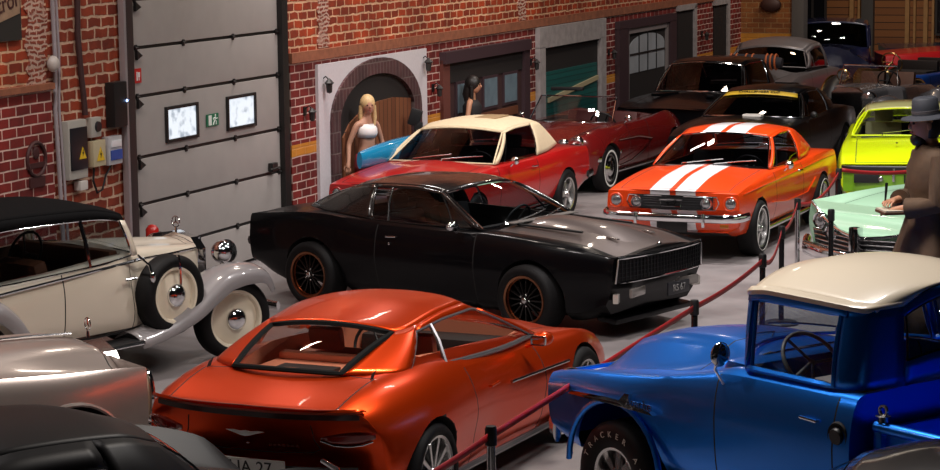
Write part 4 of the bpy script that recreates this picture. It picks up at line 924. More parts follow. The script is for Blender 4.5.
# tail
tz = C['tail']
def tp(y, z, off=0): return (-2.20 + tz(y, z) - off, y, z)
zq_ = 0
sp = MB().grid([[tp(y, z, o_) for (z, o_) in ((.88, -.01), (.90, .035), (.888, .042), (.868, .015))] for y in [-.76 + 1.52 * k / 24 for k in range(25)]]).make('rear_spoiler', OM, t, fix=False, thick=.006)
MB().grid([[tp(y, z, .008) for z in (.828, .845, .865)] for y in [-.73 + 1.46 * k / 24 for k in range(25)]]).make('spoiler_recess', mat('dark_red_gap', (.03, .002, .001), .3, 0, 1), t, fix=False)
for s in (-1, 1):
    MB().grid([[tp(s * y, z0_ + (z1_ - z0_) * j / 3, .014) for j in range(4)] for y, z0_, z1_ in [(.50, .70, .72), (.56, .675, .735), (.64, .665, .75), (.72, .67, .755), (.78, .69, .75), (.815, .71, .74)]]).make('tail_light', mat('tail_red', (.20, .008, .004), .12, .1, 1), t, fix=False, thick=.004)
    MB().tube([tp(s * y, z, .02) for y, z in [(.50, .70), (.58, .668), (.66, .66), (.74, .668), (.80, .69)]], .006, 6).make('tail_light_trim', DULLCHROME, t)
    MB().tube([tp(s * y, z, .004) for y, z in [(.44, .795), (.455, .70), (.49, .64), (.44, .615), (.2, .605), (0, .605)]], .004, 5).make('boot_seam', SEAM, t)
lc = MB(); wing = [(-.11, .735), (-.06, .722), (-.025, .712), (0, .708), (.025, .712), (.06, .722), (.11, .735), (.07, .738), (.03, .733), (0, .738), (-.03, .733), (-.07, .738)]
lc.prism([(y * 1.25, .722 + (z - .722) * 1.3) for y, z in wing], -2.222, -2.212, 'YZ'); lc.make('wing_badge', mat('badge_white', (.9, .88, .86), .3, 0), t, 0)
MB().ball(tp(0, .655, .005), (.006, .012, .006), 8, 6).make('lock_button', CHROME, t)
for y in (-.16, -.19, -.22, -.25, -.28, -.31, -.34): MB().box(tp(y, .655, .004), (.004, .018, .012)).make('script_letter', mat('script_dark', (.12, .02, .01), .4, .5), t, 0)
tag_p = MB().box(tp(0, .50, .05), (.02, .54, .12), (0, -.1, 0), .006).make('license_plate', mat('plate_white', (.75, .74, .70), .4), t)
text('plate_lettering', 'H·IA 27', .115, BLACK, basis((tp(0, .50, .062)[0], 0, .50), (0, -1, 0), (-.1, 0, 1)), tag_p)
MB().grid([[tp(y, z, .01) for z in (.30, .40, .52)] for y in [-.70 + 1.4 * k / 16 for k in range(17)]]).make('rear_diffuser', mat('diffuser', (.02, .008, .006), .4), t, fix=False)
for s in (-1, 1):
    b = MB().ball((.36, s * .98, .94), (.09, .075, .055), 16, 10).tube([(.38, s * .84, .87), (.36, s * .95, .92)], .016, 6).make('side_mirror', OM, t)
    MB().box((.275, s * .98, .94), (.01, .11, .07), bev=.02).make('mirror_glass', CHROME, b)
    MB().tube([(1.00, s * .925, .66), (.55, s * .90, .67), (.0, s * .888, .69)], .012, 6).make('side_strake', DULLCHROME, t)
    MB().tube([(-.92, s * .86, .24), (.95, s * .86, .22)], .022, 6).make('sill_trim', GREYT, t)
    MB().tube([S(.02 + .68 * k / 14, -.02, s) for k in range(15)], .012, 6).make('window_base_trim', GREYT, t)
    handle(t, (-.35, s * .895, .74), s, OM)
    MB().prism([(-1.62, 1.03), (-1.56, 1.05), (-1.66, .93), (-1.70, .93)], s * .60, s * .604, 'XZ').make('panel_line', SEAM, t, 0)

# ---------------------------------------------------------------- blue pickup with an ivory roof
t = thing('pickup_truck', 'bright blue vintage pickup with ivory roof and chrome fender spear', 'truck', (2.365, 13.84, 0), R(125.5))
BL = mat('bright_blue_paint', (.010, .21, .85), .33, .86, .4, .10, noise=.03, nscale=3); IV = mat('ivory_paint', (.72, .62, .48), .35, 0, .6, .08)
po = dict(x=(-.98, 2.28), step=.07, zb=[(-.98, .46), (1.9, .44), (2.28, .52)], wr=[(-.98, .84), (2.28, .84)], zr=[(-.98, .50), (1.9, .48), (2.28, .56)], wl=[(-.98, .88), (2.28, .90)], zl=.66,
          wm=[(-.98, .90), (.8, .905), (1.45, .94), (2.28, .90)], zm=[(-.98, .92), (.8, .92), (2.28, .86)], ws=[(-.98, .835), (.6, .85), (.95, .87), (1.45, .87), (2.28, .84)],
          zs=[(-.98, 1.21), (.2, 1.20), (.6, 1.15), (1.0, 1.09), (1.5, 1.045), (2.0, 1.00), (2.28, .94)], wh=[(-.98, .76), (.2, .74), (.6, .66), (.95, .59), (1.5, .56), (2.28, .52)],
          zh=[(-.98, 1.24), (.2, 1.235), (.6, 1.17), (.95, 1.10), (1.5, 1.03), (2.28, .91)], zq=[(-.98, 1.25), (.6, 1.25), (.95, 1.255), (1.5, 1.225), (2.0, 1.14), (2.28, .98)], zc=[(-.98, 1.25), (.6, 1.26), (.95, 1.27), (1.5, 1.24), (2.0, 1.16), (2.28, .99)],
          nose=lambda y, z: -.03 + .20 * max(0, 1 - abs(abs(y) - .70) / .25) * max(0, 1 - abs(z - .82) / .3), nose_len=.35, doors=[(-.78, .60)], hood=(.92, 2.2), trunk=None,
          tub=[(-.90, .70), (.45, .74)], tub_z=.6, arches=[(1.2325, .44, .55)], wheel_z=.42, smooth=50)
TX = .85
for k_ in po:
    if isinstance(po[k_], list) and k_ in ('zb', 'wr', 'zr', 'wl', 'wm', 'zm', 'ws', 'zs', 'wh', 'zh', 'zq', 'zc', 'tub'): po[k_] = [(q[0] * TX,) + tuple(q[1:]) for q in po[k_]]
po['x'] = (-.98 * TX, 2.28 * TX); po['doors'] = [(-.70, .30)]; po['hood'] = (.92 * TX, 2.2 * TX)
car_body(t, po, BL)
belt = [(0, .12, .80, 1.24), (.25, .05, .81, 1.245), (.78, -.66, .80, 1.245), (.90, -.80, .70, 1.25), (1, -.83, .46, 1.25)]
cant_ = [(0, .19, .70, 1.69), (.3, -.02, .715, 1.715), (.78, -.63, .70, 1.705), (.90, -.76, .64, 1.695), (1, -.79, .44, 1.70)]
IVR = IV
S, Wp, Rp = greenhouse(t, dict(belt=belt, cant=cant_, gb=.74, ga=.05, gv=.90, bulge=.012, crown=[(0, .11), (.5, .16), (1, .11)], wbow=(.52, .14), rbow=(.01, .01), rv=(.28, .86), divs=[(.20, .10, .012)], cm=BL, strim=BL, strim_r=.020, rtrim=BLACK, wtrim=BL), IV, BL, GLASS)
# ivory roof lip + blue door frame rail
for s in (-1, 1):
    MB().grid([[S(.0 + .78 * k / 14, v, s) + Vector((0, s * .012, 0)) for v in (.885, .95, .985)] for k in range(15)]).make('door_frame_rail', BL, t, thick=.02, fix=False)
for sgn in (-1, 1): MB().grid([[Vector(pchip(cant_)(u)) * 1 + Vector((d, 0, e)) if False else Vector((pchip(cant_)(u)[0], sgn * (pchip(cant_)(u)[1] + d), pchip(cant_)(u)[2] + e)) for d, e in ((.0, -.015), (.03, -.012), (.035, .01), (.0, .03))] for u in [k / 14 for k in range(15)]]).make('roof_gutter', IV, t, thick=.01, fix=False)
seat(t, -.2, .38, .60, w=.6, m=mat('dark_blue_vinyl', (.01, .03, .10), .4), hr=False); seat(t, -.2, -.38, .60, w=.6, m=mat('dark_blue_vinyl', (.01, .03, .10), .4), hr=False)
MB().box((.33, 0, 1.16), (.22, 1.4, .16), bev=.04).make('dashboard', BL, t); steering(t, .02, .36, 1.24, .21, mat('cream_steering', (.5, .5, .5), .3), R(50))
for x in (1.2325, -1.2325):
    for s in (-1, 1):
        wo_ = wheel(t, x, s * .80, .37, .23, .20, 'steel', ALLOY, z=.37)
        wo_['label'] = 'chrome rimmed wheel with white lettered tyre'
        for k, ch in enumerate('TRACKER AT'):
            if ch == ' ': continue
            a = R(25 + k * 15) if s > 0 else R(155 - k * 15)
            rad = Vector((math.cos(a), 0, math.sin(a))); tang = Vector((-math.sin(a), 0, math.cos(a))) * s
            M = basis(rad * .285 + Vector((0, s * .137, 0)), (tang.x, 0, tang.z), (rad.x, 0, rad.z))
            me_ = text_mesh(ch, .055, .001); me_.transform(M); me_.materials.clear(); lo = link('tire_letter', me_, mat('tire_letter_white', (.55, .52, .45), .6), None, 0); lo.parent = wo_
for s in (-1, 1):
    sy = .945
    spv = [(q * .85, z) for q, z in [(1.95, .86), (1.90, .885), (1.50, .90), (1.34, .90), (1.27, .955), (1.22, .955), (1.24, .89), (1.0, .875), (.95, .855), (1.35, .86)]]
    MB().prism(spv, s * (sy - .03), s * (sy + .012), 'XZ').make('fender_spear', CHROME, t, 0)
    MB().prism([(1.53, .872), (1.15, .886), (1.10, .874), (1.45, .866)], s * (sy + .013), s * (sy + .016), 'XZ').make('spear_insert', BLACK, t, 0)
    text('badge_lettering', 'Apache', .085, CHROME, basis((.95, s * (sy + .008), .905), (-s, 0, 0), (0, 0, 1)), t, .006)
    handle(t, (-.52, s * .895, 1.06), s)
    arc = [(1.2325 + .455 * math.cos(R(a)), s * .925, .42 + .455 * math.sin(R(a))) for a in range(0, 181, 10)]
    MB().tube([(1.6875, s * .915, .46)] + arc + [(.7775, s * .915, .46)], .020, 8).make('wheel_arch_flare', BL, t)
    headlight(t, (1.97, s * .70, .84), .10, 0, CHROME, LENS)
    MB().tube([(.25, s * .87, 1.14), (.25, s * .94, 1.24), (.20, s * .96, 1.30)], .010, 6).ball((.18, s * .96, 1.34), (.03, .075, .075), 14, 10).make('side_mirror', CHROME, t)
fc = MB().lathe([(0, .03), (.045, .03), (.05, .02), (.05, 0)], 18, Matrix.Translation((-.735, .885, 1.0)) @ Matrix.Rotation(R(-8), 4, 'X')).make('fuel_cap', BLACK, t)
MB().lathe([(.05, .0), (.075, .008), (.085, -.01)], 20, Matrix.Translation((-.735, .89, 1.0))).make('fuel_cap_dish', SEAM, t)
bar(t, 'front_bumper', [(2.10, 0, .56), (2.10, .45, .56), (2.05, .78, .56), (1.90, .86, .56)], .03, .085, CHROME)
g_ = MB().box((1.93, 0, .80), (.05, 1.10, .24), bev=.02).make('grille', mat('grille_white', (.55, .53, .50), .35, .3), t)
for z in (.72, .80, .88): MB().box((1.965, 0, z), (.03, 1.06, .025), bev=.006).make('grille_bar', CHROME, g_)
wipers(t, Wp)
# bed
bd = MB()
for s in (-1, 1):
    bd.box((-1.63, s * .74, .84), (1.40, .04, .44), bev=.01); bd.tube([(-.92, s * .77, 1.07), (-2.33, s * .77, 1.07)], .035, 10)
    bd.box((-.95, s * .76, .86), (.06, .07, .44), bev=.01).box((-1.63, s * .76, .86), (.06, .05, .44), bev=.01)
bd.box((-.93, 0, .84), (.04, 1.48, .44), bev=.01).box((-1.63, 0, .63), (1.40, 1.48, .04)).box((-2.32, 0, .84), (.04, 1.48, .44), bev=.01)
bd.make('cargo_bed', BL, t)
for s in (-1, 1):
    MB().lathe([(.03, 0), (.03, .03), (.045, .035), (.03, .04), (.018, .03)], 16, Matrix.Translation((-.97, s * .77, 1.105)), 'Z').lathe([(.022, -.008), (.034, -.008), (.034, .008), (.022, .008), (.022, -.008)], 16, Matrix.Translation((-.97, s * .77, 1.17))).make('tie_down_ring', DULLCHROME, t)
    G2 = []
    for k in range(15):
        a = math.pi * k / 14; G2.append([(-1.2325 + .50 * math.cos(a), s * y, .40 + (.50 + dz) * math.sin(a) ** .8) for y, dz in ((.76, .03), (.86, .03), (.95, .0), (.985, -.06), (.985, -.12))])
    MB().grid(G2).make('rear_fender', BL, t, thick=.012, fix=False)
    MB().box((-2.36, s * .70, .90), (.03, .07, .14), bev=.01).make('tail_light', REDLENS, t)
bar(t, 'rear_bumper', [(-2.45, 0, .55), (-2.43, .5, .55), (-2.35, .85, .55)], .03, .07, CHROME)
MB().box((-.35, 0, .46), (3.7, .9, .12), bev=.02).make('chassis', BLACK, t)

# ================================================================== VINTAGE CARS
def fender(parent, name, path, yc, hw, m, skirt=.10, thick=.008, n=9, inner=True):
    """swept mudguard: path [(x,z)] , rounded cross-section of half width hw(list or number)"""
    N = len(path); G_ = []
    P = [Vector((p[0], 0, p[1])) for p in path]
    for i, p in enumerate(P):
        a = P[max(0, i - 1)]; b = P[min(N - 1, i + 1)]; tn = (b - a).normalized(); nr = Vector((tn.z, 0, -tn.x))
        if nr.z < -.2 and False: nr = -nr
        h = hw[i] if isinstance(hw, (list, tuple)) else hw; sk = skirt[i] if isinstance(skirt, (list, tuple)) else skirt
        row = []
        for k in range(n):
            t = -1 + 2 * k / (n - 1); row.append((p.x + nr.x * (.07 * (1 - t * t)), yc + h * t, p.z + nr.z * (.07 * (1 - t * t))))
        sg = 1 if yc > 0 else -1
        e = row[-1] if sg > 0 else row[0]; o = (e[0] - nr.x * sk, e[1] + sg * .012, e[2] - nr.z * sk)
        row = row + [o] if sg > 0 else [o] + row
        G_.append(row)
    return MB().grid(G_).make(name, m, parent, smooth=60, thick=thick, fix=False)
def smooth_path(pts, n=30):
    f = pchip([(i, *p) for i, p in enumerate(pts)]); return [tuple(float(q) for q in f(i * (len(pts) - 1) / n)) for i in range(n + 1)]

# ---------------------------------------------------------------- cream and grey vintage cabriolet
t = thing('vintage_cabriolet', 'cream vintage cabriolet with grey wings, black soft top and side spare wheel', 'car', (-3.668, 19.604, 0), R(50.6))
CR = mat('cream_paint', (.72, .64, .52), .3, 0, 1, .05); GW = mat('dove_grey_paint', (.27, .25, .255), .3, 0, 1, .05)
vo = dict(x=(-1.62, 1.52), zb=.42, wr=[(-1.9, .66), (.3, .70), (.6, .60), (1.52, .34)], zr=.46, wl=[(-1.9, .70), (.3, .74), (.6, .60), (1.52, .33)], zl=.6,
          wm=[(-1.9, .70), (.2, .75), (.55, .60), (1.52, .32)], zm=.80, ws=[(-1.9, .66), (.2, .71), (.55, .53), (1.52, .29)], zs=[(-1.9, .90), (-.6, 1.0), (.5, 1.07), (1.52, .98)],
          wh=[(-1.9, .60), (.2, .66), (.55, .40), (1.52, .22)], zh=[(-1.9, .95), (-.6, 1.03), (.5, 1.10), (1.52, 1.01)], zc=[(-1.9, 1.0), (-.6, 1.06), (.5, 1.14), (1.52, 1.06)],
          doors=[(-.42, .36)], hood=(.55, 1.46), tub=[(-1.3, .54), (-.6, .60), (.3, .61)], tub_z=.5, arches=[], int_m=BROWNLEATHER)
car_body(t, vo, CR)
TOPM = mat('black_canvas', (.003, .003, .0035), .9, spec=.1, noise=.2, nscale=40, bump=.1)
S, Wp, Rp = greenhouse(t, dict(belt=[(0, .44, .68, 1.08), (.3, 0, .72, 1.04), (.7, -.92, .72, 1.0), (1, -1.5, .60, .98)], cant=[(0, .34, .60, 1.43), (.3, -.05, .62, 1.50), (.7, -.9, .62, 1.52), (1, -1.32, .52, 1.44)],
      gb=.84, ga=.04, gv=.84, bulge=.02, crown=[(0, .05), (.5, .07), (1, .06)], wbow=(.02, .02), rbow=(.08, .04), divs=[(.36, .36, .018)], rear_glass=True, wtrim=CHROME, rtrim=TOPM), TOPM, CR, GLASS)
for x in (-.2, -.80): seat(t, x, .32, .5, w=.52, m=BROWNLEATHER, hr=False); seat(t, x, -.32, .5, w=.52, m=BROWNLEATHER, hr=False)
steering(t, .05, .32, 1.05, .20)
MB().box((.25, 0, 1.05), (.10, 1.2, .16), bev=.03).make('dashboard', BROWNLEATHER, t)
FR = smooth_path([(1.93, .60), (1.86, .72), (1.72, .785), (1.55, .80), (1.36, .775), (1.14, .66), (.92, .52), (.62, .41), (.30, .355)], 36)
RR = smooth_path([(-.70, .36), (-.88, .52), (-1.05, .72), (-1.25, .84), (-1.5, .86), (-1.75, .76), (-1.92, .54), (-1.98, .36)], 30)
CW = mat('cream_wheel', (.78, .69, .54), .35, 0, .6)
for s in (-1, 1):
    fender(t, 'front_wing', FR, s * .70, [.17 + .03 * math.sin(math.pi * i / 36) for i in range(37)], GW, skirt=[.06 + .05 * math.sin(math.pi * min(1, i / 30)) for i in range(37)])
    fender(t, 'rear_wing', [(q[0] * .92, q[1]) for q in RR], s * .65, .16, GW, skirt=.12)
    MB().box((-.25, s * .76, .355), (1.15, .26, .035), bev=.01).make('running_board', BLACK, t)
    MB().tube([(.30, s * .89, .35), (-.80, s * .89, .35)], .012, 6).make('running_board_trim', CHROME, t)
    w1 = wheel(t, 1.56, s * .68, .365, .17, .262, 'disc', CW, R(-14)); 
    w2 = wheel(t, -1.32, s * .66, .365, .17, .235, 'disc', CW)
    sw = wheel(t, .74, s * .76, .35, .17, .245, 'disc', CW, z=.70); sw['label'] = 'spare wheel standing in the wing'
    MB().tube([(.72, s * .90, 1.06), (.72, s * .925, .93), (.72, s * .92, .80)], .014, 6).make('spare_strap', CHROME, t)
    # headlight
    hl = MB().ball((1.70, s * .44, .93), (.105, .10, .105), 20, 12).tube([(1.70, s * .44, .85), (1.68, s * .44, .60)], .02, 8).make('headlight', CHROME, t)
    MB().lathe([(0, .02), (.06, .016), (.10, 0), (.108, -.02)], 22, Matrix.Translation((1.79, s * .44, .93)), 'X').make('lens', LENS, hl)
    mm = MB().tube([(.50, s * .70, 1.04), (-.4, s * .745, .99), (-1.5, s * .72, .91)], .014, 6).tube([(.50, s * .70, 1.04), (1.0, s * .48, 1.0), (1.50, s * .31, .98)], .012, 6).make('belt_moulding', CHROME, t)
    MB().tube([(.30, s * .76, .90), (.33, s * .79, .90), (.20, s * .80, .90)], .012, 6).make('door_handle', CHROME, t)
    MB().tube([(.42, s * .72, 1.08), (.44, s * .84, 1.0), (.45, s * .86, .92)], .010, 6).ball((.45, s * .87, .90), (.03, .02, .05), 10, 8).make('turn_indicator', CHROME, t)
    lv = MB()
    for k in range(12): lv.box((.70 + k * .06, s * (.575 - k * .022), .80), (.012, .012, .26), (0, 0, -s * .34))
    lv.make('hood_louvers', mat('louver_grey', (.35, .31, .26), .4), t)
rg = MB()
rg.prism([(-.33, .52), (-.33, .97), (-.24, 1.07), (0, 1.11), (.24, 1.07), (.33, .97), (.33, .52)], 1.50, 1.60, 'YZ').make('radiator_shell', CHROME, t, 30)
g2 = MB()
for k in range(-6, 7): g2.box((1.605, k * .043, .80), (.012, .012, .54))
g2.make('radiator_grille', mat('grille_slat', (.12, .12, .13), .3, .9), t)
def star(parent, p, m=CHROME, r=.045, nrm='X'):
    """three pointed ring ornament"""
    b = MB(); b.tube([(p[0], p[1] + r * math.cos(2 * math.pi * k / 20), p[2] + r * math.sin(2 * math.pi * k / 20)) for k in range(20)], .005, 6, closed=True)
    for a in (90, 210, 330): b.tube([p, (p[0], p[1] + r * math.cos(R(a)), p[2] + r * math.sin(R(a)))], [.007, .003], 5)
    b.tube([(p[0], p[1], p[2] - r), (p[0], p[1], p[2] - r - .05)], [.008, .014], 6)
    return b.make('hood_ornament', m, parent)
star(t, (1.55, 0, 1.19), r=.05)
bar(t, 'front_bumper', [(2.14, 0, .42), (2.12, .4, .42), (2.04, .80, .42)], .02, .045, CHROME)
MB().box((-.2, 0, .40), (3.6, .8, .10), bev=.02).make('chassis', BLACK, t)

# ---------------------------------------------------------------- silver beige saloon in the left foreground
t = thing('classic_sedan', 'pearly silver beige classic saloon with star ornament, cut off at left edge', 'car', (-4.46, 14.82, 0), R(35))
SB = mat('silver_beige_paint', (.40, .335, .305), .30, .55, 1, .06)
so = dict(x=(-2.3, 2.22), zb=[(-2.3, .40), (-1.8, .28), (1.8, .28), (2.22, .40)], wr=[(-2.3, .7), (-1.5, .84), (1.5, .84), (2.22, .78)], zr=[(-2.3, .44), (-1.8, .32), (1.8, .32), (2.22, .44)],
          wl=[(-2.3, .80), (0, .88), (1.4, .885), (2.22, .83)], zl=.46, wm=[(-2.3, .82), (0, .895), (1.4, .895), (2.22, .84)], zm=.66, ws=[(-2.3, .74), (0, .80), (1.4, .82), (2.22, .81)], zs=[(-2.3, .88), (-.5, .95), (.8, .97), (1.6, .94), (2.15, .92), (2.22, .91)],
          wh=[(-2.3, .60), (0, .70), (.9, .62), (1.8, .50), (2.22, .46)], zh=[(-2.3, .89), (-.5, .95), (.8, .935), (1.6, .885), (2.22, .83)], zq=[(-2.3, .91), (0, .97), (.9, 1.01), (1.6, 1.01), (2.05, .98), (2.22, .86)], zc=[(-2.3, .93), (0, 1.0), (.9, 1.06), (1.6, 1.05), (2.0, 1.02), (2.22, .88)],
          nose=lambda y, z: -.05 * (abs(y) / .8) ** 3, doors=[(-.40, .55)], hood=(.85, 2.1), trunk=None, tub=[(-1.2, .6), (.5, .64)], arches=[(1.58, .39, .56), (-1.30, .39, .56)], wheel_z=.34, smooth=50)
S, Wp, Rp = muscle(t, SB, over=so, gover=dict(belt=[(0, .70, .74, .95), (.3, 0, .79, .96), (.75, -1.05, .78, .96), (1, -1.5, .66, .96)], cant=[(0, .30, .60, 1.44), (.3, -.1, .63, 1.49), (.75, -.9, .63, 1.48), (1, -1.15, .56, 1.44)], gb=.72, divs=[(.42, .42, .016)]), gl=GLASS)[0]
cabin(t, BROWNLEATHER)
for x in (1.58, -1.30):
    for s in (-1, 1): wheel(t, x, s * .76, .335, .18, .19, 'disc', SB, z=.335)
star(t, (2.13, 0, 1.10), r=.045)
MB().prism([(-.30, .48), (-.30, .84), (-.22, .93), (0, .985), (.22, .93), (.30, .84), (.30, .48)], 2.06, 2.24, 'YZ').make('radiator_grille', DULLCHROME, t, 30)
MB().tube([(1.3, 0, 1.07), (1.7, 0, 1.062), (2.0, 0, 1.045)], .010, 6).make('hood_trim', CHROME, t)
for s in (-1, 1):
    hp = MB().tube([(2.235, s * (.69 + .085 * math.cos(a)), .69 + .17 * math.sin(a)) for a in [2 * math.pi * k / 20 for k in range(20)]], .016, 6, closed=True).make('headlight', CHROME, t)
    MB().ball((2.215, s * .69, .69), (.035, .08, .16), 16, 10).make('lens', mat('cream_lens', (.65, .55, .40), .15, .1, 1), hp)
    arch_l = [(1.58 + .40 * math.cos(R(a)), s * (.897 - .02 * abs(math.cos(R(a)))), .34 + .40 * math.sin(R(a))) for a in range(0, 181, 9)]
    MB().tube(arch_l, .016, 6).make('wheel_arch_trim', SB, t)
bar(t, 'front_bumper', [(2.36, 0, .42), (2.34, .45, .42), (2.26, .80, .42), (2.08, .93, .43), (1.95, .93, .43)], .03, .055, CHROME)
bar(t, 'rear_bumper', [(-2.42, 0, .44), (-2.36, .6, .44), (-2.1, .90, .44)], .03, .055, CHROME)

# ---------------------------------------------------------------- matte black coupe, bottom left
t = thing('fastback_coupe', 'satin black rounded coupe with chrome side window in bottom left corner', 'car', (-2.68, 11.45, 0), R(222))
MBK = mat('satin_black_paint', (.010, .0085, .010), .45, 0, 0, .3, spec=.22)
bo = dict(x=(-2.40, 2.1), zb=[(-2.40, .36), (-1.7, .24), (1.7, .24), (2.1, .34)], zr=[(-2.40, .4), (-1.7, .28), (1.7, .28), (2.1, .38)], wr=[(-2.40, .5), (-1.5, .8), (1.5, .8), (2.1, .6)], wl=[(-2.40, .56), (-1.35, .88), (0, .82), (1.35, .88), (2.1, .62)],
          wm=[(-2.40, .58), (-1.35, .93), (0, .84), (1.35, .92), (2.1, .66)], zm=.62, ws=[(-2.40, .48), (-1.35, .78), (0, .76), (1.35, .76), (2.1, .55)], zs=[(-2.40, .62), (-2.0, .93), (-1.5, 1.04), (-.6, .93), (.6, .90), (1.35, .93), (1.9, .80), (2.1, .65)],
          wh=[(-2.40, .30), (-1.3, .46), (0, .62), (1.3, .50), (2.1, .34)], zh=[(-2.40, .60), (-1.7, .80), (-1.15, .90), (.6, .93), (1.4, .86), (2.1, .62)], zc=[(-2.40, .64), (-1.9, .84), (-1.3, .95), (.6, .99), (1.4, .92), (2.1, .66)],
          nose=lambda y, z: -.3 * (abs(y) / .7) ** 2, tail=lambda y, z: .35 * (abs(y) / .7) ** 2, doors=[(-.35, .65)], hood=None, trunk=(-2.2, -1.6), tub=[(-1.1, .5), (-.8, .6), (.6, .6)], arches=[(1.2, .37, .56), (-1.4, .37, .56)], smooth=60)
bo['hood'] = (.85, 1.95)
S, Wp, Rp = muscle(t, MBK, over=bo, gover=dict(belt=[(0, .75, .66, .94), (.3, .1, .72, .93), (.72, -.80, .70, .94), (1, -1.32, .46, .93)], cant=[(0, .25, .50, 1.28), (.3, -.1, .54, 1.34), (.72, -.68, .53, 1.31), (1, -.98, .44, 1.22)], gb=.60, gv=.66, crown=[(0, .05), (.5, .06), (1, .05)], strim_r=.012, bulge=.07), gl=GLASS)[0]
cabin(t, INT, hr=False)
for x in (1.2, -1.4):
    for s in (-1, 1): wheel(t, x, s * .77, .33, .18, .20, 'fullcap', ALLOY)
for s in (-1, 1): headlight(t, (1.82, s * .62, .74), .09, s * .2)
MB().ball((-2.50, -.10, .60), (.13, .17, .07), 18, 10).make('rear_bumper', mat('satin_silver', (.30, .30, .32), .35, .6), t)
MB().tube([(-2.56, .0, .66), (-2.62, -.10, .70), (-2.60, -.22, .74)], [.012, .02, .014], 8).make('bumper_blade', CHROME, t)
bar(t, 'front_bumper', [(2.22, 0, .48), (2.12, .4, .48), (1.85, .75, .48)], .03, .05, DULLCHROME)

# ---------------------------------------------------------------- lime coupe
t = thing('muscle_car', 'lime green coupe with matte black front bar behind the mint car', 'car', (6.02, 31.35, 0), R(-102))
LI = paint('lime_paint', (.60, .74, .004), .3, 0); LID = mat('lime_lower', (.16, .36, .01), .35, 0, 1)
lo_ = dict(x=(-2.3, 2.2), zc=[(-2.3, .87), (-1.4, .93), (.7, .92), (1.5, .86), (2.2, .70)], zs=[(-2.3, .82), (-1.3, .87), (.8, .86), (1.8, .78), (2.2, .69)], zh=[(-2.3, .84), (-1.3, .90), (.75, .89), (1.8, .79), (2.2, .69)], nose=lambda y, z: -.06 * (abs(y) / .85) ** 3, hood=(.85, 2.14))
(S, Wp, Rp), C = muscle(t, LI, over=lo_, gover=dict(belt=[(0, .80, .73, .92), (.45, -.2, .765, .91), (.78, -.9, .75, .92), (1, -1.6, .62, .95)], cant=[(0, .08, .56, 1.20), (.35, -.25, .58, 1.24), (.7, -.8, .57, 1.22), (1, -1.08, .54, 1.17)]), gl=GLASS, roof_m=mat('cream_lime_paint', (.52, .50, .22), .3, 0, 1, .05), pillar_m=LI, trim=LI)
CRM = mat('cream_vinyl', (.55, .50, .22), .5)
cabin(t, CRM)
MB().grid(face(C['nose'], 2.2, (-.80, .80), .61, .675, .02)).make('front_bar', BLACK, t, thick=.02, fix=False)
MB().grid(face(C['nose'], 2.2, (-.80, .80), .585, .61, .03)).make('front_bar_trim', DULLCHROME, t, thick=.008, fix=False)
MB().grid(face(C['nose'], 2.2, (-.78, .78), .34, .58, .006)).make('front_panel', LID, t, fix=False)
for y in (-.48, .0, .48): MB().box((2.2 + .01, y, .51), (.03, .32 if y else .02, .11), bev=.01).make('lamp_recess', BLACK, t)
for y in (-.30, .30): MB().ball((2.235, y, .51), (.02, .035, .035), 12, 8).make('fog_lamp', LENS, t)
for y in (-.14, .62): MB().box((2.235, y, .56), (.02, .03, .17), bev=.006).make('overrider', DULLCHROME, t)
MB().ball((1.55, -.12, .905), (.05, .02, .01), 10, 6).make('hood_badge', DULLCHROME, t)
for x in (1.372, -1.372):
    for s in (-1, 1): wheel(t, x, s * .78, .32, .21, .19, 'steel', ALLOY)
wipers(t, Wp)

# ---------------------------------------------------------------- mint green full size car
t = thing('classic_car', 'mint green full size classic with chrome headlamps behind the pickup roof', 'car', (6.13, 24.85, 0), R(-140))
MI_ = mat('mint_paint', (.38, .62, .42), .28, 0, 1, .04)
nzq = lambda y, z: (.34 * (1 - min(1, abs(y) / .9)) if z > .3 else 0) - .10 * max(0, .7 - z) / .4
mi_o = dict(x=(-2.6, 2.55), zb=.26, zr=.30, wr=[(-2.6, .8), (2.55, .86)], wl=[(-2.6, .9), (2.55, .93)], wm=[(-2.6, .95), (0, 1.0), (2.55, .96)], zm=.66, ws=[(-2.6, .85), (0, .90), (2.55, .90)], zs=[(-2.6, .9), (0, .95), (1.4, .97), (2.55, .93)],
            wh=[(-2.6, .7), (0, .76), (2.55, .74)], zh=[(-2.6, .9), (0, .96), (1.4, .95), (2.55, .84)], zq=[(-2.6, .9), (0, .98), (1.2, .97), (2.0, .86), (2.55, .70)], zc=[(-2.6, .9), (0, 1.0), (1.2, .99), (2.0, .88), (2.55, .66)], nose=nzq, doors=[(-.5, .8)], hood=(1.0, 2.45), trunk=(-2.5, -1.7),
            tub=[(-1.2, .6), (.7, .68)], arches=[(1.5, .39, .6), (-1.5, .39, .6)])
(S, Wp, Rp), C = muscle(t, MI_, over=mi_o, gover=dict(belt=[(0, .9, .82, .97), (.45, -.2, .86, .96), (.78, -.98, .84, .97), (1, -1.7, .68, .98)], cant=[(0, .3, .64, 1.32), (.35, -.25, .66, 1.37), (.7, -.9, .66, 1.36), (1, -1.2, .60, 1.32)]), gl=GLASS)
cabin(t)
MB().grid(face(C['nose'], 2.55, (-.90, .90), .36, .64, .012)).make('grille', mat('mint_grille', (.02, .018, .022), .3, .5), t, fix=False)
gb_ = MB()
for z in (.38, .43, .48, .53, .58, .63): gb_.tube([(2.55 + C['nose'](y, z) + .03, y, z) for y in [-.86 + 1.72 * k / 14 for k in range(15)]], .008, 6)
gb_.make('grille_bars', DULLCHROME, t)
MB().tube([(2.55 + C['nose'](y, .88) + .02, y, .655 + .26 * (abs(y) / .9) ** 2.2) for y in [-.90 + 1.8 * k / 14 for k in range(15)]], .016, 6).make('hood_lip_trim', CHROME, t)
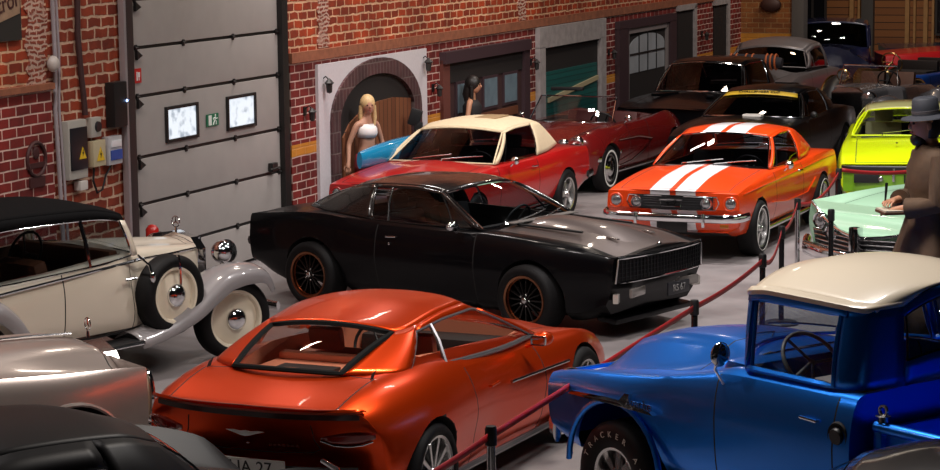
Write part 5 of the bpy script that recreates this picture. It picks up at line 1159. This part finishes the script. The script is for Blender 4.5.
for s in (-1, 1):
    for y, z in ((.72, .74), (.50, .64)): headlight(t, (2.55 + C['nose'](y, z) + .03, s * y, z), .085, s * .12)
bar(t, 'front_bumper', [(2.98, 0, .44), (2.90, .4, .44), (2.76, .80, .46), (2.5, 1.02, .48)], .05, .08, CHROME)
MB().box((2.92, 0, .60), (.10, .12, .34), bev=.03).make('bumper_guard', CHROME, t)
b = MB(); b.tube([(2.05, -.12, .90), (2.05, .22, .90)], .010, 6); b.prism([(2.02, .88), (2.10, .88), (2.02, .98)], -.125, -.11, 'XZ'); b.make('hood_ornament', mat('dark_emblem', (.02, .05, .04), .3, .5), t)
for x in (1.5, -1.5):
    for s in (-1, 1): wheel(t, x, s * .86, .35, .2, .19, 'fullcap', ALLOY)

# ---------------------------------------------------------------- black cars at the back
t = thing('classic_coupe', 'long black classic coupe with thin chrome windshield frame near far wall', 'car', (4.02, 37.98, 0), R(-114))
BK2 = mat('black_enamel', (.003, .003, .004), .28, 0, .35, .04, spec=.2)
(S, Wp, Rp), C = muscle(t, BK2, over=dict(x=(-2.5, 2.4), zc=[(-2.5, .9), (-1.3, 1.0), (.7, 1.03), (1.6, .99), (2.4, .88)], zs=[(-2.5, .95), (-1.3, .97), (.8, .97), (1.8, .94), (2.4, .88)], zh=[(-2.5, .92), (-1.3, .99), (.8, .99), (1.8, .93), (2.4, .86)]),
    gover=dict(belt=[(0, .66, .745, 1.0), (.45, -.2, .775, 1.0), (.78, -.98, .765, 1.0), (1, -1.62, .60, 1.02)], cant=[(0, .26, .60, 1.43), (.35, -.1, .62, 1.47), (.7, -.8, .62, 1.45), (1, -1.08, .56, 1.40)]), gl=DGLASS)
cabin(t)
for s in (-1, 1): headlight(t, (2.36, s * .68, .72), .09); MB().box((1.3, s * .36, 1.015), (.5, .12, .05), (0, 0, s * .5), .02).make('hood_scoop', BK2, t)
bar(t, 'front_bumper', [(2.5, 0, .5), (2.45, .6, .5), (2.2, .92, .5)], .03, .06, CHROME)
for x in (1.4, -1.4):
    for s in (-1, 1): wheel(t, x, s * .80, .34, .2, .19, 'fullcap', ALLOY)
t = thing('race_car', 'black coupe with yellow sun strip across windshield behind striped coupe', 'car', (4.42, 34.2, 0), R(-113))
(S, Wp, Rp), C = muscle(t, BK2, gover=dict(), gl=DGLASS)
cabin(t)
YS = mat('yellow_strip', (.75, .50, .04), .4)
ys = MB().grid([[Wp(-.96 + 1.92 * i / 16, .80 + .17 * j / 2) + Vector((.02, 0, .015)) for j in range(3)] for i in range(17)]).make('sun_strip', YS, t, thick=.004, fix=False)
A_ = Wp(0, .885) + Vector((.03, 0, .02)); T_ = (Wp(0, .97) - Wp(0, .80))
text('strip_lettering', 'CHALLENGER CUP', .075, BLACK, basis(A_, (0, 1, 0), T_), ys, .003)
for x in (1.372, -1.372):
    for s in (-1, 1): wheel(t, x, s * .78, .33, .22, .2, 'five', DULLCHROME)
for s in (-1, 1): headlight(t, (2.22, s * .62, .66), .09)
MB().box((2.19, 0, .62), (.05, .8, .12), bev=.02).make('grille', BLACK, t)
MB().box((1.0, .1, .985), (.16, .28, .04), bev=.02).make('hood_scoop', WHITE, t)
mirror_on_door(t, (.6, .9, .98), BLACK, 1)

# ---------------------------------------------------------------- grey chopped fastback in front of the corner
t = thing('hot_rod', 'satin grey chopped coupe with rounded roof by the far wall corner', 'car', (5.72, 42.75, 0), R(-112))
HG = mat('satin_grey_paint', (.19, .175, .18), .42, .3, .5, .2)
(S, Wp, Rp), C = muscle(t, HG, over=dict(x=(-2.0, 2.2), trunk=(-1.9, -1.5), zc=[(-2.34, .70), (-1.4, 1.0), (.7, 1.06), (1.6, 1.05), (2.25, .95)], zs=[(-2.34, .75), (-1.3, .95), (0, .98), (1.4, .98), (2.25, .88)], zh=[(-2.34, .7), (-1.3, .98), (0, 1.02), (1.4, .92), (2.25, .85)], wh=[(-2.34, .5), (0, .64), (1.4, .42), (2.25, .34)]),
    gover=dict(belt=[(0, .60, .74, 1.06), (.3, -.0, .80, 1.05), (.62, -.7, .80, 1.02), (1, -1.5, .5, .98)], cant=[(0, .34, .62, 1.36), (.3, -.05, .68, 1.46), (.62, -.6, .66, 1.45), (1, -1.15, .48, 1.26)], gb=.55, ga=.09, gv=.82, crown=[(0, .08), (.5, .11), (1, .08)], bulge=.04, wbow=(.12, .10)), gl=DGLASS, trim=HG)
cabin(t)
for s in (-1, 1): headlight(t, (2.1, s * .68, .80), .095)
bar(t, 'front_bumper', [(2.4, 0, .45), (2.3, .6, .45), (2.1, .92, .45)], .025, .05, CHROME)
for x in (1.35, -1.35):
    for s in (-1, 1): wheel(t, x, s * .78, .34, .2, .18, 'fullcap', DULLCHROME)
pk = thing('luggage_roll', 'dark rolled bundle with orange straps on the grey hot rod bonnet', 'luggage', (5.10, 41.30, 1.11), R(-22))
MB().tube([(-.55, 0, .10), (-.3, 0, .13), (.3, 0, .12), (.55, 0, .10)], [.09, .13, .13, .09], 14).make('roll', mat('dark_blanket', (.02, .018, .025), .8, bump=.3), pk)
for x in (-.38, -.28, -.10, .02, .28, .36, .44): MB().tube([(x, .135 * math.cos(a), .12 + .135 * math.sin(a)) for a in [2 * math.pi * k / 16 for k in range(16)]], .018, 6, closed=True).make('strap', mat('orange_strap', (.50, .12, .03), .6), pk)

# ---------------------------------------------------------------- small cars in the far right corner
t = thing('vintage_sedan', 'dark blue boxy vintage saloon in front of the log wall', 'car', (7.35, 46.6, 0), R(-100))
NB = mat('navy_paint', (.006, .010, .045), .3, 0, 1, .06)
car_body(t, dict(x=(-1.5, 1.4), step=.12, zb=.4, wr=.72, zr=.44, wl=.78, zl=.6, wm=.80, zm=.85, ws=[(-1.5, .76), (.4, .76), (.7, .55), (1.4, .42)], zs=1.12, wh=[(-1.5, .7), (.4, .7), (.7, .45), (1.4, .34)], zh=1.18, zc=1.25, doors=[(-.8, -.1), (-.08, .4)], hood=(.6, 1.3), trunk=None, tub=[(-1.2, .62), (.35, .64)], tub_z=.6, arches=[]), NB)
greenhouse(t, dict(belt=[(0, .42, .74, 1.15), (.5, -.5, .76, 1.15), (.85, -1.2, .74, 1.15), (1, -1.42, .6, 1.15)], cant=[(0, .32, .70, 1.62), (.5, -.5, .72, 1.66), (.85, -1.15, .70, 1.64), (1, -1.35, .56, 1.62)], gb=.8, ga=.05, gv=.85, crown=.06, bulge=.01, rbow=(.03, .03), wbow=(.03, .03), divs=[(.4, .4, .04)], wtrim=NB, strim=NB, rtrim=NB), NB, NB, DGLASS)
for x in (1.0, -.98):
    for q in (-1, 1):
        wheel(t, x, q * .72, .36, .16, .22, 'disc', NB)
        P_ = [(x + .50 * math.cos(R(a)), .36 + .46 * math.sin(R(a))) for a in range(-5, 186, 12)]
        fender(t, 'wing', P_, q * .80, .15, NB, skirt=.06)
for q in (-1, 1):
    headlight(t, (1.3, q * .52, .95), .11); MB().tube([(.45, q * .77, 1.17), (-1.45, q * .77, 1.16)], .012, 6).make('belt_moulding', DULLCHROME, t); seat(t, -.2, q * .34, .6)
bar(t, 'front_bumper', [(1.55, 0, .5), (1.5, .7, .5)], .03, .05, CHROME)

t = thing('roadster_car', 'red open roadster with slanted bright windshield by the log wall', 'car', (10.35, 46.3, 0), R(178))
S_ = muscle(t, paint('signal_red_paint', (.50, .008, .012), .28, 0), over=dict(x=(-2.2, 2.1), zs=[(-2.34, 1.0), (0, 1.12), (2.25, 1.02)], zh=[(-2.34, 1.02), (0, 1.16), (2.25, 1.04)], zc=[(-2.34, 1.04), (0, 1.2), (2.25, 1.06)], tub=[(-.9, .55), (.5, .6)], tub_z=.5),
    gover=dict(belt=[(0, .66, .66, 1.18), (1, -.4, .7, .9)], cant=[(0, .36, .58, 1.58), (1, -.4, .6, 1.2)], roof=False, crown=.02, gb=.5, wtrim=WHITE), gl=GLASS, trim=WHITE)
for q in (-1, 1): seat(t, -.4, q * .34, .5, m=mat('black_vinyl2', (.012, .012, .013), .5), hr=False)
steering(t, .15, .34, 1.0)
for x in (1.3, -1.3):
    for q in (-1, 1): wheel(t, x, q * .76, .33, .18, .2, 'fullcap', ALLOY)

t = thing('sedan_car', 'glossy navy car with rounded roof at far right edge of log wall', 'car', (10.95, 48.7, 0), R(176))
S_ = muscle(t, NB, over=dict(zs=[(-2.34, 1.0), (2.25, 1.0)], zh=1.04, zc=1.10), gover=dict(belt=[(0, .74, .745, 1.06), (.45, -.2, .775, 1.06), (.78, -.98, .765, 1.06), (1, -1.62, .60, 1.08)], cant=[(0, .22, .60, 1.55), (.35, -.15, .62, 1.60), (.7, -.8, .62, 1.58), (1, -1.18, .56, 1.52)]), gl=GLASS)
cabin(t)
for x in (1.372, -1.372):
    for q in (-1, 1): wheel(t, x, q * .78, .33, .2, .2, 'fullcap', ALLOY)

# brass era tourer with blue body
t = thing('vintage_tourer', 'open brass trimmed veteran tourer with blue body and brass rimmed wings', 'car', (8.05, 42.2, 0), R(-128))
BL2 = mat('royal_blue_paint', (.01, .06, .30), .3, 0, 1)
car_body(t, dict(x=(-1.5, 1.4), step=.15, zb=.5, wr=.5, zr=.52, wl=.55, zl=.6, wm=[(-1.5, .6), (.4, .58), (.6, .36), (1.4, .32)], zm=.75, ws=[(-1.5, .58), (.4, .56), (.6, .34), (1.4, .30)], zs=[(-1.5, .92), (.4, .90), (.6, .88), (1.4, .88)], wh=[(-1.5, .5), (.4, .5), (.6, .22), (1.4, .2)], zh=[(-1.5, .95), (.4, .94), (1.4, .93)], zc=[(-1.5, .97), (1.4, .97)], hood=(.65, 1.35), doors=[(-.4, .2)], trunk=None, tub=[(-1.3, .46), (.4, .46)], tub_z=.65, arches=[]), BL2)
for x in (-.1, -.90): MB().box((x - .1, 0, .90), (.45, .80, .14), bev=.05).box((x - .36, 0, 1.02), (.12, .82, .24), bev=.05).make('seat', mat('black_leather', (.015, .012, .012), .5), t)
MB().prism([(-.30, .5), (-.30, .98), (-.2, 1.10), (.2, 1.10), (.30, .98), (.30, .5)], 1.38, 1.48, 'YZ').make('radiator_shell', BRASS, t, 30)
steering(t, .10, -.25, 1.12, .20, BRASS)
for q in (-1, 1):
    for x in (1.25, -1.15):
        wheel(t, x, q * .62, .40, .10, .31, 'multi', mat('blue_spokes', (.01, .05, .25), .4))
        P_ = [(x + .52 * math.cos(R(a)), .40 + .50 * math.sin(R(a))) for a in range(10, 171, 10)]
        fender(t, 'wing', P_, q * .66, .16, BLACK, skirt=.03)
        MB().tube([(p[0], q * .83, p[1] + .03) for p in P_], .022, 6).make('wing_trim', BRASS, t)
    h_ = MB().lathe([(0, -.16), (.06, -.14), (.11, -.02), (.12, .03), (.10, .05)], 18, Matrix.Translation((1.62, q * .42, .98)), 'X').tube([(1.58, q * .42, .88), (1.5, q * .38, .6)], .015, 6).make('headlight', BRASS, t)
    MB().lathe([(0, .04), (.10, .035)], 18, Matrix.Translation((1.62, q * .42, .98)), 'X').make('lens', LENS, h_)
MB().box((0, 0, .48), (2.9, .5, .08)).make('chassis', BLACK, t)

# silver and black roadster with round chrome headlamps
t = thing('vintage_roadster', 'silver winged vintage roadster with round chrome headlamps near lime coupe', 'car', (6.85, 38.6, 0), R(-118))
SV = mat('silver_paint', (.34, .33, .35), .25, .6, 1)
car_body(t, dict(x=(-1.7, 1.45), step=.12, zb=.42, wr=.55, zr=.46, wl=.60, zl=.55, wm=[(-1.7, .6), (.4, .64), (.6, .42), (1.45, .30)], zm=.75, ws=[(-1.7, .5), (.4, .6), (.6, .38), (1.45, .26)], zs=[(-1.7, .85), (.4, .98), (1.45, .95)], wh=[(-1.7, .4), (.4, .5), (.6, .25), (1.45, .2)], zh=[(-1.7, .9), (.4, 1.02), (1.45, 1.0)], zc=[(-1.7, .92), (.4, 1.06), (1.45, 1.04)], hood=(.6, 1.38), doors=[(-.4, .3)], trunk=(-1.6, -1.0), tub=[(-.8, .46), (.35, .5)], tub_z=.6, arches=[]), SV)
for q in (-1, 1):
    seat(t, -.35, q * .26, .55, w=.42, m=BROWNLEATHER, hr=False)
    F_ = smooth_path([(1.98, .45), (1.94, .66), (1.75, .84), (1.45, .88), (1.1, .74), (.75, .50), (.4, .38)], 26)
    fender(t, 'front_wing', F_, q * .66, .19, SV, skirt=.10)
    F_ = smooth_path([(-.75, .38), (-1.0, .60), (-1.3, .80), (-1.65, .80), (-1.95, .60), (-2.05, .40)], 22)
    fender(t, 'rear_wing', F_, q * .68, .19, SV, skirt=.14)
    wheel(t, 1.45, q * .66, .35, .16, .23, 'disc', DULLCHROME); wheel(t, -1.45, q * .66, .35, .16, .23, 'disc', DULLCHROME)
    h_ = MB().ball((1.62, q * .42, .90), (.12, .115, .115), 18, 12).tube([(1.62, q * .42, .8), (1.5, q * .4, .6)], .018, 6).make('headlight', CHROME, t)
    MB().lathe([(0, .02), (.09, .008), (.11, -.02)], 20, Matrix.Translation((1.73, q * .42, .90)), 'X').make('lens', LENS, h_)
    MB().box((-.2, q * .72, .36), (1.1, .24, .03), bev=.01).make('running_board', BLACK, t)
MB().prism([(-.26, .48), (-.26, .98), (-.16, 1.06), (.16, 1.06), (.26, .98), (.26, .48)], 1.43, 1.52, 'YZ').make('radiator_shell', CHROME, t, 30)
steering(t, .12, .26, 1.08, .19); bar(t, 'front_bumper', [(2.1, 0, .45), (2.05, .7, .45)], .02, .04, CHROME)
MB().tube([(.40, -.5, 1.02), (.30, -.46, 1.34), (.30, .46, 1.34), (.40, .5, 1.02)], .014, 6).make('windshield_frame', CHROME, t)
MB().grid([[(.40 - .10 * v, -.48 + .96 * u, 1.02 + .31 * v) for v in (0, 1)] for u in (0, .5, 1)]).make('windshield', GLASS, t, fix=False)

# teal draped bundle on the bonnet between the grey hot rod and the roadster
# ---------------------------------------------------------------- dark roof in the bottom right corner
t = thing('sedan_car', 'black car whose curved roof rises into bottom right corner', 'car', (2.86, 10.08, 0), R(-20))
S_ = muscle(t, BK2, over=dict(zb=.25), gover=dict(cant=[(0, .12, .60, 1.35), (.35, -.25, .62, 1.41), (.7, -.8, .62, 1.39), (1, -1.12, .56, 1.33)], crown=[(0, .05), (.5, .07), (1, .05)]), gl=GLASS, roof_m=mat('dark_brown_roof', (.035, .022, .018), .3, .2, 1))
cabin(t)
for x in (1.372, -1.372):
    for q in (-1, 1): wheel(t, x, q * .78, .33, .2, .2, 'fullcap', ALLOY)

# ---------------------------------------------------------------- blue hull by the wall
t = thing('small_boat', 'glossy blue rounded hull behind red convertible below the blonde woman', 'boat'); 
t.location = on_wall(5.5, -.60, 0); t.rotation_euler = (0, 0, WA - R(3))
hb = MB(); G_ = []
for i in range(21):
    u = i / 20; x = -.95 + 2.1 * u; wv = .17 * math.sin(math.pi * min(1, .12 + u * .8)) ** .6 if u > 0 else .06; h_ = .15 * math.sin(math.pi * (.16 + .72 * u)) ** .5
    G_.append([(x, .10 + wv * math.cos(a) * .62, .98 + .05 * u + h_ * math.sin(a)) for a in [2 * math.pi * k / 16 for k in range(16)]])
hb.grid(G_, close=True)
hb.add([p for p in G_[0]], [tuple(range(16))]).add([p for p in G_[-1]], [tuple(range(16))])
hb.make('hull', mat('cyan_paint', (.01, .22, .42), .25, 0, 1), t)
for x in (-.6, .8): MB().tube([(x, .14, .92), (x - .04, .44, 0.02)], .02, 8).make('stand_leg', DULLCHROME, t)
t = thing('tripod_stand', 'black lamp stand with bulky head beside the red convertible windshield', 'stand'); t.location = on_wall(6.85, -.22, 0)
MB().tube([(0, 0, .10), (0, 0, 1.18)], .02, 8).make('pole', BLACK, t)
MB().box((0, 0, 1.30), (.16, .14, .22), (0, .3, 0), .03).box((.04, -.02, 1.16), (.12, .10, .16), bev=.02).make('lamp_head', BLACK, t)
for a in (0, 120, 240): MB().tube([(0, 0, .45), (.22 * math.cos(R(a)), .10 * math.sin(R(a)), .012)], .012, 6).make('leg', BLACK, t)

# ================================================================== PEOPLE
def skin_mesh(joints, bones, root=0, sub=2):
    me = bpy.data.meshes.new('b'); bm = bmesh.new(); lay = bm.verts.layers.skin.verify()
    vs = []
    for p, r_ in joints:
        v = bm.verts.new(p); v[lay].radius = (r_ if isinstance(r_, tuple) else (r_, r_)); vs.append(v)
    vs[root][lay].use_root = True
    for a, b in bones: bm.edges.new((vs[a], vs[b]))
    bm.to_mesh(me); bm.free(); o = bpy.data.objects.new('b', me); COL.objects.link(o)
    m1 = o.modifiers.new('s', 'SKIN'); m1.use_smooth_shade = True; m2 = o.modifiers.new('u', 'SUBSURF'); m2.levels = sub; m2.render_levels = sub
    out = evaluated_mesh(o); bpy.data.objects.remove(o); return out
def person(name, label, loc, rz, H, skin, arms, legs=((0, 0), (0, 0)), lean=0.0, head_turn=0, hipw=.085, shw=.185, bulk=1.0):
    """figure facing +X; arms: [(elbow, wrist) for left, right], positions in metres for H = 1.75"""
    t = thing(name, label, 'person', loc, rz); k = H / 1.75
    J = []; B = []
    def add(p, r_, par=None):
        J.append((Vector(p) * k, (r_[0] * k, r_[1] * k) if isinstance(r_, tuple) else r_ * k))
        if par is not None: B.append((par, len(J) - 1))
        return len(J) - 1
    pel = add((0, 0, .95), (.11 * bulk, .14 * bulk)); wa_ = add((lean * .15, 0, 1.10), (.095 * bulk, .12 * bulk), pel); ch = add((lean * .35, 0, 1.30), (.11 * bulk, .15 * bulk), wa_)
    nk = add((lean * .5, 0, 1.46), (.06, .065), ch); nk2 = add((lean * .6 + .01, 0, 1.54), .05, nk)
    hd = add((lean * .7 + .02, 0, 1.60), (.075, .07), nk2); add((lean * .7 + .02, 0, 1.69), (.08, .072), hd)
    for i, sd in enumerate((1, -1)):
        el, wr = arms[i]
        s0 = add((lean * .42, sd * shw * .6, 1.42), .055 * bulk, ch); s1 = add((lean * .42, sd * shw, 1.40), .052 * bulk, s0)
        e_ = add(el, .040 * bulk, s1); w_ = add(wr, .026, e_)
        d = (Vector(wr) - Vector(el)).normalized(); pm_ = Vector(wr) + d * .045; pmi = add(pm_, (.036, .018), w_)
        side = d.cross(Vector((0, 0, 1)));
        if side.length < .2: side = Vector((1, 0, 0))
        side.normalize(); dn = side.cross(d).normalized()
        if dn.z > 0: dn = -dn
        for f in range(4):
            L_f = (.070, .082, .077, .060)[f]; o_ = pm_ + d * .035 + side * (.027 - f * .018)
            a_ = add(o_, .0085, pmi); b_ = add(o_ + d * L_f * .5 + dn * .006, .008, a_); add(o_ + d * L_f * .82 + dn * .030, .0065, b_)
        a_ = add(pm_ - d * .01 + side * .038, .010, pmi); b_ = add(pm_ + d * .025 + side * .055 + dn * .008, .009, a_); add(pm_ + d * .05 + side * .052 + dn * .02, .0075, b_)
        kx, ax = legs[i]
        h_ = add((0, sd * hipw, .90), .085 * bulk, pel); kn = add((.02 + kx, sd * (hipw + .01), .50), .055 * bulk, h_); an = add((ax, sd * (hipw + .01), .085), .036, kn)
        add((ax + .03, sd * (hipw + .015), .035), (.032, .03), an); add((ax + .14, sd * (hipw + .03), .028), (.038, .024), len(J) - 1)
    me = skin_mesh(J, B, pel); body = link('body', me, skin, t, smooth=0)
    for p in me.polygons: p.use_smooth = True
    hc = Vector((lean * .7 + .035, 0, 1.635)) * k
    hm = MB().ball((0, 0, 0), (.098 * k, .077 * k, .118 * k), 20, 14).ball((.098 * k, 0, -.012 * k), (.018 * k, .012 * k, .022 * k), 10, 6)
    for sd in (-1, 1): hm.ball((-.005 * k, sd * .077 * k, -.005 * k), (.018 * k, .010 * k, .028 * k), 8, 6)
    h_o = hm.make('head', skin, t); h_o.location = hc; h_o.rotation_euler = (0, 0, R(head_turn))
    ey = MB()
    for sd in (-1, 1): ey.ball((.088 * k, sd * .031 * k, .012 * k), (.010 * k, .013 * k, .008 * k), 8, 6)
    ey.make('eyes', mat('eye_dark', (.03, .02, .02), .2), h_o)
    MB().ball((.092 * k, 0, -.05 * k), (.009 * k, .024 * k, .007 * k), 10, 6).make('mouth', mat('lips', (.35, .07, .06), .5), h_o)
    return t, h_o, k, body
SKIN_A = mat('skin_fair', (.46, .23, .15), .55); SKIN_B = mat('skin_tan', (.50, .24, .14), .5)
def ringy(rows, m, name, par, n=20, smooth=60, thick=.008):
    """rows: (cx, cy, z, rx, ry) garment tube"""
    G_ = [[(cx + rx * math.cos(2 * math.pi * i / n), cy + ry * math.sin(2 * math.pi * i / n), z) for i in range(n)] for cx, cy, z, rx, ry in rows]
    return MB().grid(G_, close=True).make(name, m, par, smooth=smooth, thick=thick, fix=False)
# blonde woman
t, hd, k, body = person('person', 'blonde woman in white top and dark red shorts before arched doorway', on_wall(5.25, -.24, 0), WA - R(90) - R(25), 1.70, SKIN_A, [((-.02, .27, 1.16), (.06, .30, .93)), ((-.05, -.26, 1.15), (.02, -.33, .92))], head_turn=-25, bulk=.86, shw=.165)
k_ = k
ringy([(0, 0, 1.40 * k, .07, .11), (.005, 0, 1.34 * k, .108, .138), (.01, 0, 1.28 * k, .112, .138), (0, 0, 1.23 * k, .098, .125)], mat('white_cotton', (.8, .74, .72), .7), 'top', t)
ringy([(0, 0, 1.02 * k, .115, .15), (0, 0, .95 * k, .13, .165), (0, 0, .86 * k, .135, .175), (0, 0, .78 * k, .13, .175)], mat('dark_red_cloth', (.22, .02, .03), .7), 'shorts', t)
HB = mat('blonde_hair', (.62, .42, .20), .5, noise=.3, nscale=60)
MB().ball((-.022, 0, .025), (.112, .095, .118), 18, 12).tube([(-.07, 0, .0), (-.10, .01, -.12), (-.10, .0, -.26), (-.08, 0, -.34)], [.07, .085, .07, .02], 12).tube([(-.02, .08, 0), (-.02, .09, -.15), (0, .08, -.26)], [.03, .03, .01], 8).tube([(-.02, -.08, 0), (-.02, -.09, -.15), (0, -.08, -.26)], [.03, .03, .01], 8).make('hair', HB, hd)
# dark haired woman
t, hd, k, body = person('person', 'dark haired woman in black dress before the plum framed bay', on_wall(8.85, -.23, 0), WA - R(90) + R(10), 1.68, SKIN_B, [((0, .25, 1.16), (.05, .29, .93)), ((-.02, -.25, 1.15), (.04, -.28, .92))], bulk=.86, shw=.165)
DRS = mat('black_dress', (.012, .010, .012), .7)
ringy([(0, 0, 1.43 * k, .07, .13), (.005, 0, 1.34 * k, .13, .165), (0, 0, 1.22 * k, .125, .15), (0, 0, 1.08 * k, .115, .14), (0, 0, .95 * k, .14, .18), (0, 0, .75 * k, .16, .20), (0, 0, .60 * k, .18, .21)], DRS, 'dress', t)
HD = mat('black_hair', (.012, .009, .008), .45)
MB().ball((-.022, 0, .025), (.112, .095, .118), 18, 12).tube([(-.07, 0, .0), (-.09, 0, -.12), (-.09, 0, -.30)], [.07, .08, .03], 12).tube([(-.02, .08, 0), (-.02, .09, -.15), (0, .085, -.28)], [.03, .03, .01], 8).tube([(-.02, -.08, 0), (-.02, -.09, -.15), (0, -.085, -.28)], [.03, .03, .01], 8).make('hair', HD, hd)

# man with the hat, raised on a plinth behind the pickup
pz = .82
pl_ = thing('display_plinth', 'black display plinth under the man with the hat', 'plinth', (3.30, 15.75, 0))
MB().box((0, 0, pz / 2), (.75, .75, pz), bev=.02).make('block', BLACK, pl_); MB().box((0, 0, pz - .02), (.79, .79, .03), bev=.005).make('top_board', mat('plinth_grey', (.08, .08, .08), .5), pl_)
t, hd, k, body = person('person', 'bearded man in black hat and brown coat holding pen over notebook', (3.225, 15.70, pz), R(188), 1.78, SKIN_B, [((.10, .26, 1.12), (.30, .10, 1.08)), ((.08, -.27, 1.12), (.28, -.06, 1.12))], lean=.10, bulk=1.1, head_turn=0)
COAT = mat('brown_coat', (.085, .045, .022), .8, noise=.35, nscale=12, bump=.2)
n = 28; rows = []
for cx, z, rx, ry, fo in ((.05, 1.50, .09, .11, 0), (.045, 1.44, .12, .19, 0), (.04, 1.34, .165, .235, 0), (.03, 1.20, .165, .225, .004), (.02, 1.08, .16, .21, .008), (.02, .92, .20, .26, .018), (.03, .70, .26, .31, .03), (.04, .45, .31, .35, .04), (.05, .22, .35, .38, .05)):
    rows.append([((cx + (rx + fo * math.sin(i * 2 * math.pi / n * 7)) * math.cos(2 * math.pi * i / n)) * k, ((ry + fo * math.sin(i * 2 * math.pi / n * 7)) * math.sin(2 * math.pi * i / n)) * k, z * k) for i in range(n)])
MB().grid(rows, close=True).make('coat', COAT, t, smooth=60, thick=.012, fix=False)
for (s0, e_, w_) in (((.04, .20, 1.42), (.10, .27, 1.12), (.26, .13, 1.085)), ((.04, -.20, 1.42), (.08, -.28, 1.12), (.24, -.09, 1.115))):
    P_ = [Vector(q) * k for q in (s0, e_, w_)]
    MB().tube([P_[0], P_[0].lerp(P_[1], .5), P_[1], P_[1].lerp(P_[2], .5), P_[2]], [.085, .08, .075, .065, .075], 14).make('sleeve', COAT, t)
MB().lathe([(.0, .13), (.07, .135), (.088, .12), (.094, .06), (.098, .015), (.17, .0), (.175, -.008), (.10, .0)], 26, Matrix.Translation((-.01, 0, .055)) @ Matrix.Rotation(R(6), 4, 'Y'), 'Z').make('hat', mat('hat_felt', (.03, .032, .042), .7), hd)
MB().lathe([(.0965, .018), (.0975, .045), (.095, .046)], 26, Matrix.Translation((-.01, 0, .055)) @ Matrix.Rotation(R(6), 4, 'Y'), 'Z').make('hat_band', mat('hat_band', (.10, .09, .10), .5), hd)
MB().ball((.045, 0, -.10), (.055, .05, .05), 16, 10).make('beard', HD, hd); MB().ball((-.035, 0, -.02), (.08, .082, .10), 16, 10).make('hair', HD, hd)
def man_pt(x, y, z):
    c_, s_ = math.cos(R(188)), math.sin(R(188)); return Vector((3.225 + c_ * x - s_ * y, 15.70 + s_ * x + c_ * y, pz + z))
nb = thing('notebook', 'open notebook held by the man with the hat', 'notebook', man_pt(.36, .06, 1.075), R(188))
MB().box((0, 0, 0), (.15, .22, .018), bev=.003).make('cover', BROWNLEATHER, nb); MB().box((0, 0, .014), (.14, .21, .012)).make('pages', mat('paper', (.5, .42, .32), .7), nb)
pn = thing('pen', 'upright black pen in the hand of the man with the hat', 'pen', man_pt(.37, -.03, 1.105), R(188))
MB().tube([(0, 0, 0), (-.01, 0, .16)], [.006, .011], 8).make('barrel', BLACK, pn)

# ================================================================== STANCHIONS AND ROPES
posts = [(.11, 13.30), (1.74, 17.64), (2.57, 19.99), (2.98, 21.77), (3.43, 23.86), (3.64, 23.46 - .5), (4.30, 26.6)]
plab = ['black and chrome barrier post in front of the orange coupe door', 'barrier post behind the blue pickup bonnet', 'barrier post nearest striped coupe front wheel', 'second barrier post beside the striped coupe', 'tall chrome faced barrier post beside striped coupe rear', 'barrier post touching the mint green car corner', 'barrier post in front of the lime coupe']
GRP = 'rope barrier posts'
for (x, y), lb in zip(posts, plab):
    t = thing('barrier_post', lb, 'barrier post', (x, y, 0), 0, GRP)
    MB().lathe([(0, .0), (.17, .0), (.17, .015), (.14, .03), (.03, .045), (0, .045)], 28, None, 'Z').make('base', BLACK, t)
    MB().lathe([(.026, .04), (.026, .84)], 16, None, 'Z').make('pole', CHROME if y < 14 or abs(y - 23.86) < .1 else mat('pole_black', (.02, .02, .022), .25, .6), t)
    MB().lathe([(.026, .83), (.036, .835), (.036, .935), (.030, .95), (0, .953)], 18, None, 'Z').make('belt_head', BLACK, t)
def belt(a, b, lab, sag=.10, h=.045, z=.89):
    A = Vector((*a, z)); B_ = Vector((*b, z)); d = (B_ - A); L = d.length; u = d / L; A = A + u * .045; B_ = B_ - u * .045; G_ = []
    for i in range(25):
        q = i / 24; p = A.lerp(B_, q); p.z -= sag * 4 * q * (1 - q); G_.append([(p.x, p.y, p.z - h / 2), (p.x, p.y, p.z + h / 2)])
    o = MB().grid(G_).make('barrier_belt', mat('belt_red', (.30, .005, .008), .55), None, thick=.006, fix=False); tag(o, lab, 'barrier belt', 'red barrier belts')
belt(posts[0], posts[1], 'red belt crossing behind the pickup bonnet to the orange coupe', .0)
belt((-1.35, 10.6), posts[0], 'red belt running down to the bottom edge before the orange coupe', .10)
belt(posts[1], posts[2], 'red belt rising over bare floor right of the black coupe', .03)
belt(posts[2], posts[3], 'bright red belt beside the striped coupe front wheel', .12)
belt(posts[3], posts[4], 'red belt along the sill of the striped coupe', .06)
belt(posts[4], posts[6], 'red belt rising towards the lime coupe', .12)
belt(posts[6], (5.9, 27.4), 'red belt crossing the lime coupe nose to the man', .08, z=.93)
